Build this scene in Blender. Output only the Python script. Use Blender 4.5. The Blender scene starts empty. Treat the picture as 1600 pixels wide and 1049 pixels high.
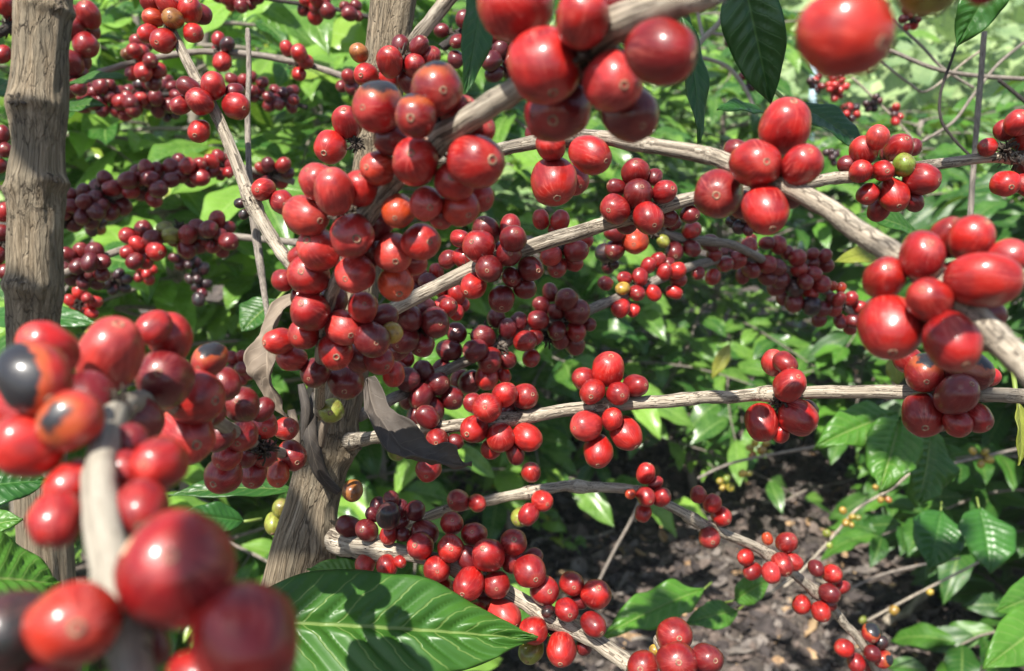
import bpy, math, random
from mathutils import Vector, Matrix, noise as mnoise
R = math.radians
random.seed(7)
sc = bpy.context.scene
COL = sc.collection

# ------------------------------------------------------------------ camera
F = 1386.0                       # focal length in photo pixels (1600 px wide)
CAM = Vector((0, 0, 1.3)); PITCH = R(12)
RIGHT = Vector((1, 0, 0)); FWD = Vector((0, math.cos(PITCH), -math.sin(PITCH))); UP = Vector((0, math.sin(PITCH), math.cos(PITCH)))
cd = bpy.data.cameras.new('camera'); cam = bpy.data.objects.new('camera', cd); COL.objects.link(cam)
cam.location = CAM; cam.rotation_euler = (R(90) - PITCH, 0, 0)
cd.sensor_fit = 'HORIZONTAL'; cd.sensor_width = 36; cd.lens = 36 * F / 1600
cd.clip_start = 0.01; cd.clip_end = 1000
cd.dof.use_dof = True; cd.dof.focus_distance = 0.38; cd.dof.aperture_fstop = 15.5
sc.camera = cam

def at(px, py, d):
    return CAM + RIGHT * ((px - 800) / F * d) + UP * ((524.5 - py) / F * d) + FWD * d
def cdir(x, y, z):               # camera axes (z towards the camera) to world
    return RIGHT * x + UP * y - FWD * z
def ground_z(x, y):
    s = max(0.0, y - 6.0)
    return 0.02 * max(0, y - 1) + 0.11 * s ** 1.28
def on_ground(px, py):
    d = .3
    while d < 60:
        p = at(px, py, d)
        if p.z < ground_z(p.x, p.y): return p
        d += .01
    return p

# ------------------------------------------------------------------ light
SUN = cdir(-.25, .69, .68).normalized()
w = bpy.data.worlds.new('World'); sc.world = w; w.use_nodes = True
nt = w.node_tree; sky = nt.nodes.new('ShaderNodeTexSky'); sky.sky_type = 'NISHITA'; sky.sun_disc = False
sky.sun_elevation = math.asin(SUN.z); sky.sun_rotation = math.atan2(SUN.x, SUN.y)
bg = nt.nodes['Background']; bg.inputs['Strength'].default_value = 0.08
nt.links.new(sky.outputs[0], bg.inputs[0])
sl = bpy.data.lights.new('sun', 'SUN'); sl.energy = 5.0; sl.angle = R(.53); sl.color = (1, .95, .86)
so = bpy.data.objects.new('sun', sl); COL.objects.link(so); so.location = SUN * 20
so.rotation_euler = (-SUN).to_track_quat('-Z', 'Y').to_euler()
sc.view_settings.view_transform = 'Standard'; sc.view_settings.look = 'None'
sc.view_settings.exposure = 1.15
sc.cycles.use_denoising = True
sc.cycles.max_bounces = 8; sc.cycles.diffuse_bounces = 4; sc.cycles.transmission_bounces = 4; sc.cycles.transparent_max_bounces = 4
sc.cycles.sample_clamp_indirect = 4

# ------------------------------------------------------------------ node helpers
class NT:
    def __init__(s, name):
        s.m = bpy.data.materials.new(name); s.m.use_nodes = True; s.t = s.m.node_tree
        s.p = s.t.nodes['Principled BSDF']; s.out = s.t.nodes['Material Output']
    def n(s, typ, ins=None, **kw):
        nd = s.t.nodes.new(typ)
        for k, v in kw.items(): setattr(nd, k, v)
        for k, v in (ins or {}).items():
            if hasattr(v, 'is_output'): s.t.links.new(v, nd.inputs[k])
            else: nd.inputs[k].default_value = v
        return nd
    def math(s, op, a, b=0.0, c=None):
        nd = s.n('ShaderNodeMath', {0: a, 1: b}, operation=op)
        if c is not None:
            if hasattr(c, 'is_output'): s.t.links.new(c, nd.inputs[2])
            else: nd.inputs[2].default_value = c
        return nd.outputs[0]
    def vm(s, op, a, b):
        return s.n('ShaderNodeVectorMath', {0: a, 1: b}, operation=op).outputs[0]
    def noise(s, vec, scale, detail=3, rough=.55, dist=0):
        return s.n('ShaderNodeTexNoise', {'Vector': vec, 'Scale': scale, 'Detail': detail, 'Roughness': rough, 'Distortion': dist}).outputs[0]
    def step(s, x, a, b):
        return s.n('ShaderNodeMapRange', {0: x, 1: a, 2: b, 3: 0.0, 4: 1.0}, interpolation_type='SMOOTHSTEP').outputs[0]
    def mix(s, f, a, b, blend='MIX'):
        nd = s.n('ShaderNodeMix', None, data_type='RGBA', blend_type=blend)
        for i, v in ((0, f), (6, a), (7, b)):
            if hasattr(v, 'is_output'): s.t.links.new(v, nd.inputs[i])
            else: nd.inputs[i].default_value = v if i == 0 else (*v[:3], 1)
        return nd.outputs[2]
    def set(s, **kw):
        for k, v in kw.items():
            k = k.replace('_', ' ')
            if hasattr(v, 'is_output'): s.t.links.new(v, s.p.inputs[k])
            else: s.p.inputs[k].default_value = v
    def bump(s, h, strength=.4, dist=.001):
        b = s.n('ShaderNodeBump', {'Height': h, 'Strength': strength, 'Distance': dist})
        s.t.links.new(b.outputs[0], s.p.inputs['Normal'])
        return b.outputs[0]

def mat_cherry():
    k = NT('cherry_skin')
    oi = k.n('ShaderNodeObjectInfo'); tc = k.n('ShaderNodeTexCoord').outputs['Object']
    sp = k.n('ShaderNodeSeparateXYZ', {0: tc})
    x, y, z = sp.outputs
    rho = k.math('SQRT', k.math('ADD', k.math('ADD', k.math('MULTIPLY', x, x), k.math('MULTIPLY', y, y)), .004))
    rnd = k.math('MULTIPLY', oi.outputs['Random'], 40.0)
    pol = k.n('ShaderNodeCombineXYZ', {0: k.math('DIVIDE', x, rho), 1: k.math('DIVIDE', y, rho), 2: k.math('ADD', k.math('MULTIPLY', z, .22), rnd)}).outputs[0]
    obj = k.vm('ADD', tc, k.n('ShaderNodeCombineXYZ', {0: rnd, 1: rnd, 2: rnd}).outputs[0])
    s1 = k.noise(pol, 7.5, 6, .72)                       # streaks running from scar to stalk
    big = k.noise(obj, 1.1, 2)
    amt = k.step(k.noise(obj, .9, 1), .40, .70)
    base = oi.outputs['Color']
    hsv = k.n('ShaderNodeHueSaturation', {'Hue': .5, 'Saturation': .90, 'Value': 1.6, 'Color': base}).outputs[0]
    dark = k.mix(.55, base, (.06, .004, .008))
    c = k.mix(k.step(big, .36, .66), base, dark)
    pale = k.mix(.24, hsv, (.55, .19, .12))
    c = k.mix(k.math('MULTIPLY', k.step(s1, .50, .62), k.math('MULTIPLY_ADD', amt, .45, .12)), c, pale)
    # pale ring of skin round the scar, small speckles
    c = k.mix(k.math('MULTIPLY', k.step(z, .86, 1.0), .35), c, pale)
    spk = k.step(k.noise(obj, 16, 2, .5), .70, .78)
    c = k.mix(k.math('MULTIPLY', spk, .7), c, (.30, .13, .08))
    spd = k.step(k.noise(obj, 9, 3, .6), .70, .76)
    c = k.mix(k.math('MULTIPLY', spd, .6), c, (.05, .012, .012))
    # blackened cap: its reach is the object colour's alpha
    thr = k.math('MULTIPLY', oi.outputs['Alpha'], 1.35)
    wob = k.math('MULTIPLY', k.math('SUBTRACT', k.noise(obj, 2.2, 3), .5), .55)
    cap = k.step(k.math('SUBTRACT', k.math('ADD', x, wob), thr), -.03, .10)
    rim = k.step(k.math('SUBTRACT', k.math('ADD', x, wob), thr), -.45, .05)
    rim = k.math('MULTIPLY', rim, k.math('LESS_THAN', oi.outputs['Alpha'], .8))
    c = k.mix(k.math('MULTIPLY', rim, .5), c, (.45, .12, .02))
    c = k.mix(cap, c, (.016, .015, .018))
    rough = k.math('MULTIPLY_ADD', k.noise(obj, 3, 3), .26, .30)
    k.set(Base_Color=c, Roughness=rough, Specular_IOR_Level=.38, Coat_Weight=.50, Coat_Roughness=.18, Subsurface_Weight=.06, Subsurface_Radius=(1, .25, .15), Subsurface_Scale=.0025)
    h = k.math('ADD', k.math('MULTIPLY', s1, .35), k.math('MULTIPLY', k.noise(obj, 7, 3), .5))
    k.bump(h, .22, .0010)
    return k.m

def mat_simple(name, c1, c2, scale, rough=.8, bump=.4, dist=.001, stretch=None):
    k = NT(name); tc = k.n('ShaderNodeTexCoord').outputs['Object']
    if stretch: tc = k.vm('MULTIPLY', tc, stretch)
    n1 = k.noise(tc, scale, 5, .65)
    k.set(Base_Color=k.mix(k.step(n1, .35, .65), c1, c2), Roughness=rough)
    k.bump(k.noise(tc, scale * 2, 4, .7), bump, dist)
    return k.m

def mat_bark(name, pale, mid, dark, fz=.22, freq=2.6, rough=.8, bump=.5, dist=.0009, crack=.5, blotch=.5):
    """bark along a limb: attribute 'bark' = (cos, sin, length / radius)"""
    k = NT(name); a = k.n('ShaderNodeAttribute', attribute_name='bark').outputs['Vector']
    st = k.vm('MULTIPLY', a, (1, 1, fz))
    wob = k.noise(k.vm('MULTIPLY', a, (.8, .8, .5)), 1.3, 2)
    st2 = k.vm('ADD', st, k.n('ShaderNodeCombineXYZ', {0: k.math('MULTIPLY', wob, .55), 1: k.math('MULTIPLY', wob, -.45)}).outputs[0])
    fib = k.noise(st2, freq * 2.2, 6, .68)
    big = k.noise(k.vm('MULTIPLY', a, (.8, .8, .20)), 1.5, 5, .65)
    ridge = k.math('ABSOLUTE', k.math('SUBTRACT', k.noise(st2, freq, 4, .6), .5))
    cr = k.math('SUBTRACT', 1.0, k.step(ridge, .006, .05))
    gate = k.step(k.noise(k.vm('MULTIPLY', a, (1, 1, .4)), 1.1, 2), .36, .56)
    cr = k.math('MULTIPLY', cr, gate)
    c = k.mix(k.step(fib, .36, .66), mid, pale)
    c = k.mix(k.math('MULTIPLY', k.step(big, .46, .66), blotch), c, mid)
    c = k.mix(k.math('MULTIPLY', k.step(fib, .44, .30), .75), c, dark)
    c = k.mix(k.math('MULTIPLY', cr, crack), c, dark)
    c = k.mix(k.math('MULTIPLY', k.step(k.noise(k.vm('MULTIPLY', a, (3, 3, 1.6)), 2.2, 3), .64, .72), .6), c, dark)
    k.set(Base_Color=c, Roughness=rough, Specular_IOR_Level=.3)
    k.bump(k.math('SUBTRACT', fib, k.math('MULTIPLY', cr, .9)), bump, dist)
    return k.m

def mat_leaf(name, deep, light, vein, veins=True, transl=.28, rough=.33, dry=False):
    """leaf blade: UV u along the midrib, v from -1 to 1 across; 'tint' per leaf"""
    k = NT(name)
    uv = k.n('ShaderNodeUVMap', uv_map='leaf').outputs[0]
    tint = k.n('ShaderNodeAttribute', attribute_name='tint').outputs['Fac']
    sp = k.n('ShaderNodeSeparateXYZ', {0: uv}); u = sp.outputs[0]
    v = k.math('ABSOLUTE', k.math('SUBTRACT', k.math('MULTIPLY', sp.outputs[1], 2.0), 1.0))
    tc = k.n('ShaderNodeTexCoord').outputs['Object']
    n1 = k.noise(tc, 28, 4, .6)
    f = k.math('ADD', k.math('MULTIPLY', n1, .5), k.math('MULTIPLY', tint, .75))
    c = k.mix(k.step(f, .30, .95), deep, light)
    yel = k.step(tint, .93, .97)
    c = k.mix(k.math('MULTIPLY', yel, .8), c, (.34, .30, .03))
    if veins:
        mid = k.math('SUBTRACT', 1.0, k.step(v, .018, .05))
        ph = k.math('FRACT', k.math('ADD', k.math('SUBTRACT', k.math('MULTIPLY', u, 10.0), k.math('MULTIPLY', v, 1.7)), k.math('MULTIPLY', k.math('SUBTRACT', k.noise(uv, 5.5, 2), .5), .55)))
        lat = k.math('SUBTRACT', 1.0, k.step(k.math('ABSOLUTE', k.math('SUBTRACT', ph, .5)), .015, .055))
        lat = k.math('MULTIPLY', lat, k.step(v, 1.0, .75))
        vv = k.math('MAXIMUM', mid, k.math('MULTIPLY', lat, .7))
        c = k.mix(k.math('MULTIPLY', vv, .75), c, vein)
    spot = k.step(k.noise(tc, 75, 3, .6), .70, .75)
    c = k.mix(k.math('MULTIPLY', spot, .55), c, (.16, .11, .035))
    k.set(Base_Color=c, Roughness=k.math('MULTIPLY_ADD', n1, .25, rough - .08), Specular_IOR_Level=.5)
    nrm = k.bump(k.math('SUBTRACT', k.math('MULTIPLY', k.noise(tc, 170, 3), .3), k.math('MULTIPLY', vv, .8) if veins else 0.0), .35, .0010)
    tr = k.n('ShaderNodeBsdfTranslucent', {'Color': k.mix(.40, c, (.26, .42, .03)) if not dry else c})
    ms = k.n('ShaderNodeMixShader', {0: transl})
    k.t.links.new(k.p.outputs[0], ms.inputs[1]); k.t.links.new(tr.outputs[0], ms.inputs[2])
    k.t.links.new(ms.outputs[0], k.out.inputs[0])
    return k.m

M = {}
M['cherry'] = mat_cherry()
M['scar'] = mat_simple('cherry_scar', (.36, .21, .13), (.13, .07, .045), 3, .8)
M['scarbark'] = mat_simple('scar_bark', (.17, .135, .095), (.045, .034, .025), 320, .95, .9, .002)
M['stalk'] = mat_simple('dry_stalk', (.020, .014, .011), (.07, .05, .035), 4, .9)
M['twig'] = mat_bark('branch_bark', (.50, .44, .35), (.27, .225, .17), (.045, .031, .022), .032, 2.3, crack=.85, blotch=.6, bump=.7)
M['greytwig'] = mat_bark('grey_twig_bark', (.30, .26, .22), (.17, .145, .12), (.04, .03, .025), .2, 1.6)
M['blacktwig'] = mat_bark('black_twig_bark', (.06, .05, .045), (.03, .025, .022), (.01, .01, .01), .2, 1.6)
M['trunk'] = mat_bark('trunk_bark', (.285, .235, .165), (.150, .120, .080), (.040, .030, .021), .10, 7.5, bump=.9, dist=.0022, crack=.8, blotch=.75, rough=.9)
def mat_trunk(name):
    k = NT(name); a = k.n('ShaderNodeAttribute', attribute_name='bark').outputs['Vector']
    wob = k.n('ShaderNodeTexNoise', {'Vector': k.vm('MULTIPLY', a, (2, 2, 1)), 'Scale': 1.6, 'Detail': 4}).outputs['Color']
    w = k.vm('ADD', a, k.vm('MULTIPLY', k.vm('SUBTRACT', wob, (.5, .5, .5)), (.32, .32, .9)))
    fis = k.noise(k.vm('MULTIPLY', w, (1, 1, .13)), 9, 5, .7)                 # fine upright fissures
    sc_ = k.n('ShaderNodeTexVoronoi', {'Vector': k.vm('MULTIPLY', w, (1, 1, .22)), 'Scale': 5.5}, feature='DISTANCE_TO_EDGE').outputs[0]
    crack = k.math('SUBTRACT', 1.0, k.step(sc_, .0, .07))
    ring = k.noise(k.vm('MULTIPLY', w, (.25, .25, 1.4)), 2.4, 4, .6)          # cross wrinkles
    blot = k.noise(k.vm('MULTIPLY', a, (1, 1, .45)), 1.7, 5, .65)
    fine = k.noise(k.vm('MULTIPLY', w, (1, 1, .5)), 26, 3, .6)
    c = k.mix(k.step(fis, .34, .64), (.13, .098, .062), (.30, .24, .165))
    c = k.mix(k.math('MULTIPLY', k.step(blot, .44, .62), .65), c, (.17, .145, .105))
    c = k.mix(k.math('MULTIPLY', k.step(blot, .42, .30), .45), c, (.36, .31, .235))
    c = k.mix(k.math('MULTIPLY', k.step(fine, .55, .75), .35), c, (.07, .052, .035))
    c = k.mix(k.math('MULTIPLY', crack, k.math('MULTIPLY', k.step(blot, .35, .6), .75)), c, (.045, .032, .022))
    c = k.mix(k.math('MULTIPLY', k.step(ring, .62, .70), .5), c, (.05, .037, .026))
    k.set(Base_Color=c, Roughness=.92, Specular_IOR_Level=.25)
    h = k.math('ADD', k.math('MULTIPLY', fis, 1.0), k.math('SUBTRACT', k.math('MULTIPLY', fine, .35), k.math('ADD', k.math('MULTIPLY', crack, .5), k.math('MULTIPLY', k.step(ring, .6, .7), .4))))
    k.bump(h, .9, .0022)
    return k.m
M['trunk'] = mat_trunk('trunk_bark')
M['palestem'] = mat_bark('pale_stem_bark', (.33, .30, .245), (.22, .195, .155), (.12, .10, .08), .05, 1.2, crack=.4, blotch=.6, bump=.25)
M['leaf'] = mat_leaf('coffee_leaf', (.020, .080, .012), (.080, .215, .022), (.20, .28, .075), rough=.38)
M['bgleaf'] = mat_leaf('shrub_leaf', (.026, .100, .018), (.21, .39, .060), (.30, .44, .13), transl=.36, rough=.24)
M['darkleaf'] = mat_leaf('shaded_leaf', (.012, .060, .012), (.035, .130, .016), (.07, .17, .04), transl=.2)  # coffee leaf again, with shade put into its darker greens
M['yleaf'] = mat_leaf('yellow_leaf', (.15, .20, .02), (.30, .30, .045), (.34, .34, .08))
M['dry'] = mat_leaf('dead_leaf', (.035, .029, .025), (.095, .077, .062), (.12, .10, .08), transl=.1, rough=.7, dry=True)
M['drypale'] = mat_leaf('pale_dead_leaf', (.11, .085, .062), (.27, .21, .155), (.30, .24, .18), transl=.1, rough=.75, dry=True)
M['bluepaint'] = mat_simple('pale_blue_paint', (.42, .62, .72), (.55, .72, .80), 5, .5)

# ------------------------------------------------------------------ object helpers
def tag(o, label=None, cat=None, group=None, kind=None):
    if label: o['label'] = label
    if cat: o['category'] = cat
    if group: o['group'] = group
    if kind: o['kind'] = kind
    return o
def link(name, data, parent=None):
    o = bpy.data.objects.new(name, data); COL.objects.link(o)
    if parent: o.parent = parent
    return o
def empty(name, loc):
    o = link(name, None); o.location = loc; o.empty_display_size = .01
    return o

class MB:
    """collects verts / faces with optional attributes, then links them as ONE mesh object"""
    def __init__(s): s.v = []; s.f = []; s.bark = []; s.uv = []; s.tint = []; s.mi = []
    def mesh(s, name, mats, smooth=True):
        me = bpy.data.meshes.new(name); me.from_pydata(s.v, [], s.f)
        for m in (mats if isinstance(mats, (list, tuple)) else [mats]): me.materials.append(m)
        if s.bark:
            a = me.attributes.new('bark', 'FLOAT_VECTOR', 'POINT'); a.data.foreach_set('vector', [c for b in s.bark for c in b])
        if s.tint:
            a = me.attributes.new('tint', 'FLOAT', 'POINT'); a.data.foreach_set('value', s.tint)
        if s.uv:
            l = me.uv_layers.new(name='leaf'); idx = [0] * len(me.loops); me.loops.foreach_get('vertex_index', idx)
            l.data.foreach_set('uv', [c for i in idx for c in s.uv[i]])
        if s.mi: me.polygons.foreach_set('material_index', s.mi)
        if smooth: me.polygons.foreach_set('use_smooth', [True] * len(me.polygons))
        me.update()
        return me
    def build(s, name, mats, parent=None, origin=None, smooth=True):
        if origin is not None: s.v = [(v[0] - origin[0], v[1] - origin[1], v[2] - origin[2]) for v in s.v]
        o = link(name, s.mesh(name, mats, smooth), parent)
        if origin is not None and parent is None: o.location = origin
        return o

def spline(pts, n):
    """Catmull-Rom through tuples of any length"""
    out = []; P = [pts[0]] + list(pts) + [pts[-1]]
    for i in range(1, len(P) - 2):
        p0, p1, p2, p3 = P[i - 1], P[i], P[i + 1], P[i + 2]
        for j in range(n):
            t = j / n
            out.append(tuple(.5 * (2 * b + (c - a) * t + (2 * a - 5 * b + 4 * c - d) * t * t + (3 * b - a - 3 * c + d) * t ** 3) for a, b, c, d in zip(p0, p1, p2, p3)))
    out.append(tuple(pts[-1]))
    return out

def tube(mb, path, sides=10, rough=.0, seed=0, fscale=1.0, knobs=()):
    """path: list of (Vector, radius)"""
    n = len(path); base = len(mb.v)
    t = (path[1][0] - path[0][0]).normalized()
    u = t.orthogonal().normalized(); L = 0
    for i, (p, r) in enumerate(path):
        if i: L += (p - path[i - 1][0]).length
        t2 = (path[min(i + 1, n - 1)][0] - path[max(i - 1, 0)][0]).normalized()
        u = (u - t2 * u.dot(t2)).normalized(); v = t2.cross(u)
        for k in range(sides):
            a = 2 * math.pi * k / sides
            d = u * math.cos(a) + v * math.sin(a)
            rr = r
            if rough:
                q = Vector((math.cos(a) * 1.4, math.sin(a) * 1.4, L / r * .28)) + Vector((seed * 7.3, 0, 0))
                rr = r * (1 + rough * (mnoise.fractal(q * fscale, 1.0, 2.0, 3)))
            for kl, kd, kw, kh in knobs:
                g = math.exp(-((L - kl) / kw) ** 2)
                rr += kh * g * max(0, .10 + .90 * d.dot(kd)) * (1 + .5 * mnoise.noise(Vector((math.cos(a) * 2, math.sin(a) * 2, L * 160))))
            mb.v.append(tuple(p + d * rr)); mb.bark.append((math.cos(a), math.sin(a), L / max(r, .0005) * .5 + seed * 3.7))
    for i in range(n - 1):
        for k in range(sides):
            k2 = (k + 1) % sides
            mb.f.append((base + i * sides + k, base + i * sides + k2, base + (i + 1) * sides + k2, base + (i + 1) * sides + k))
    for end in (0, n - 1):
        c = len(mb.v); mb.v.append(tuple(path[end][0])); mb.bark.append((0, 0, L * (end > 0)))
        for k in range(sides):
            k2 = (k + 1) % sides
            a, b = base + end * sides + k, base + end * sides + k2
            mb.f.append((c, b, a) if end == 0 else (c, a, b))

# ------------------------------------------------------------------ branches, from photo position + real distance
BR = {}
def branch(key, pts, rmm, mat, label, name='fruiting_branch', cat='branch', group='fruiting branches', sides=14, rough=.10, n=14, nodes=()):
    """pts: (px, py, distance); rmm: radius in mm, first and last"""
    if isinstance(rmm, (int, float)): rmm = (rmm, rmm)
    m = len(pts)
    if len(rmm) == 2: rmm = [rmm[0] + (rmm[1] - rmm[0]) * i / (m - 1) for i in range(m)]
    s = spline([(*p, r) for p, r in zip(pts, rmm)], n)
    samples = []; path = []; seed = len(BR)
    for i, (x, y, d, r) in enumerate(s):
        rr = r * .001
        wob = mnoise.noise(Vector((i * .21, seed * 3.1, 0)))
        rr *= 1 + .10 * wob
        for nx, ny in nodes:
            q = math.hypot(x - nx, y - ny) * d / F
            rr *= 1 + .38 * math.exp(-(q / (r * .0018)) ** 2)
        p = at(x, y, d) + UP * (.0006 * mnoise.noise(Vector((i * .13, 9, seed))))
        samples.append((x, y, d, rr * F / d)); path.append((p, rr))
    mb = MB(); tube(mb, path, sides, rough, seed)
    o = mb.build(name, M[mat], None, path[len(path) // 2][0]); tag(o, label, cat, group)
    BR[key] = samples
    return o

# ------------------------------------------------------------------ cherries
def cherry_mesh(k):
    rr = random.Random(100 + k); NS, NR = 28, 18; mb = MB()
    ell = 1 + rr.uniform(-.03, .03); fl = rr.uniform(.01, .07)
    for i in range(NR + 1):
        th = math.pi * i / NR; z = math.cos(th); s = math.sin(th)
        s = s ** (.90 + .06 * rr.random()) if False else s ** .92
        if z > .9: z = z - (z - .9) * .35
        if z < -.8: s *= 1 - .15 * (-.8 - z) / .2
        for j in range(NS):
            a = 2 * math.pi * j / NS
            p = Vector((math.cos(a), math.sin(a), z))
            q = 1 + fl * math.cos(2 * a) * s + .085 * mnoise.noise(Vector((math.cos(a) * s, math.sin(a) * s, z)) * 1.3 + Vector((k * 5, 0, 0)))
            mb.v.append((p.x * s * q, p.y * s * q * ell, z * (1 + .03 * mnoise.noise(Vector((k, i * .2, 0))))))
    for i in range(NR):
        for j in range(NS):
            j2 = (j + 1) % NS
            mb.f.append((i * NS + j, (i + 1) * NS + j, (i + 1) * NS + j2, i * NS + j2))
    me = mb.mesh('cherry', M['cherry'])
    import bmesh
    bm = bmesh.new(); bm.from_mesh(me); bmesh.ops.remove_doubles(bm, verts=bm.verts, dist=1e-5); bmesh.ops.recalc_face_normals(bm, faces=bm.faces); bm.to_mesh(me); bm.free()
    return me
CH = [cherry_mesh(k) for k in range(6)]
def scar_mesh(k):
    mb = MB(); rr = random.Random(k); NS = 14
    prof = [(.20, -.03), (.165, .035), (.12, .045), (.085, .0), (.0, -.01)]
    for r_, z_ in prof:
        for j in range(NS):
            a = 2 * math.pi * j / NS; q = 1 + rr.uniform(-.10, .10)
            mb.v.append((r_ * q * math.cos(a), r_ * q * math.sin(a), z_ + rr.uniform(-.01, .01)))
    for i in range(len(prof) - 1):
        for j in range(NS):
            j2 = (j + 1) % NS
            mb.f.append((i * NS + j, i * NS + j2, (i + 1) * NS + j2, (i + 1) * NS + j))
    return mb.mesh('blossom_scar', M['scar'])
SCAR = [scar_mesh(k) for k in range(3)]
def stalk_mesh(k):
    mb = MB(); rr = random.Random(k + 50)
    for i in range(60):
        d = Vector((rr.gauss(0, 1), rr.gauss(0, 1), rr.gauss(0, 1))).normalized()
        L = rr.uniform(.4, 1.25); r0 = rr.uniform(.04, .17); p0 = d * .1
        e = (d + Vector((rr.gauss(0, .4), rr.gauss(0, .4), rr.gauss(0, .4)))).normalized()
        p1 = p0 + d * L * .6; p2 = p1 + e * L * .4
        tube(mb, [(p0, r0), (p1, r0 * .8), (p2, r0 * rr.uniform(.1, .9))], 5)
    return mb.mesh('dry_stalks', M['stalk'])
STALK = [stalk_mesh(k) for k in range(4)]

PAL = {'R': (.37, .0095, .0065), 'D': (.130, .0050, .0065), 'M': (.25, .0070, .0068), 'P': (.43, .028, .023), 'O': (.46, .042, .008), 'S': (.42, .020, .007),  # ripeness colours; deep maroons also carry shade, the pink also carries sunlight
       'T': (.27, .10, .02), 'Y': (.34, .24, .03), 'G': (.19, .225, .03), 'K': (.012, .010, .012), 'V': (.078, .0050, .0090)}
PLAB = {'O': 'orange half-ripe cherry', 'T': 'brownish orange unripe cherry', 'Y': 'yellow unripe cherry', 'G': 'green unripe cherry', 'K': 'dried black cherry'}
crng = random.Random(3)
def put_cherry(bunch, pos, rw, nav, code, cap=None, spread=1.0):
    """nav: camera-axes direction of the blossom scar; cap: camera-axes direction of a blackened side and its reach"""
    z = cdir(*nav).normalized()
    xr = cdir(*(cap[:3] if cap else (crng.uniform(-1, 1), crng.uniform(-1, 1), crng.uniform(-.3, .3))))
    xa = xr - z * xr.dot(z)
    if xa.length < .05: xa = z.orthogonal()
    xa.normalize()
    if cap:
        xa = xr.normalized(); z = z - xa * z.dot(xa)
        if z.length < .2: z = cdir(-xr.dot(UP), xr.dot(RIGHT), .2); z = z - xa * z.dot(xa)
        z.normalize()
    ya = z.cross(xa)
    o = link('cherry', CH[crng.randrange(6)], bunch)
    el = crng.uniform(1.06, 1.27); cx = crng.uniform(.92, .99); rw *= 1.05 / el ** .55
    s = Matrix.Diagonal((rw * cx, rw * crng.uniform(.93, 1.02), rw * el, 1))
    o.matrix_local = Matrix.Translation(pos - bunch.location) @ Matrix((xa, ya, z)).transposed().to_4x4() @ s
    j = crng.uniform(.80, 1.2); c = PAL[code]; g = crng.uniform(.85, 1.25)
    o.color = (min(1, c[0] * j), c[1] * j * g, c[2] * j, cap[3] if cap else 1.0)
    if cap: o['label'] = 'cherry with a blackened cap'
    elif code in PLAB: o['label'] = PLAB[code]
    if nav[2] > -.25 and (code not in 'KV'):
        q = link('blossom_scar', SCAR[crng.randrange(3)], o); q.location = (0, 0, .945); q.rotation_euler = (0, 0, crng.uniform(0, 6))
        q.scale = (crng.uniform(.7, 1.15),) * 3
    return o

def parse(txt):
    """'x,y,r,code[,nx,ny]' items in front-to-back order; a leading * puts the cherry behind its branch; ^cx,cy,reach adds a black cap"""
    out = []
    for it in txt.replace('\n', ' ').split(';'):
        it = it.strip()
        if not it: continue
        back = it[0] == '*'; it = it.lstrip('*'); cap = None
        if '^' in it:
            it, c = it.split('^'); c = [float(q) for q in c.split(',')]; cap = (c[0], -c[1], max(0, 1 - c[0] ** 2 - c[1] ** 2) ** .5, c[2])
        f = [q.strip() for q in it.split(',')]
        nav = (float(f[4]), float(f[5])) if len(f) > 4 else None
        out.append((float(f[0]), float(f[1]), float(f[2]), f[3], nav, back, cap))
    return out

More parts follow.
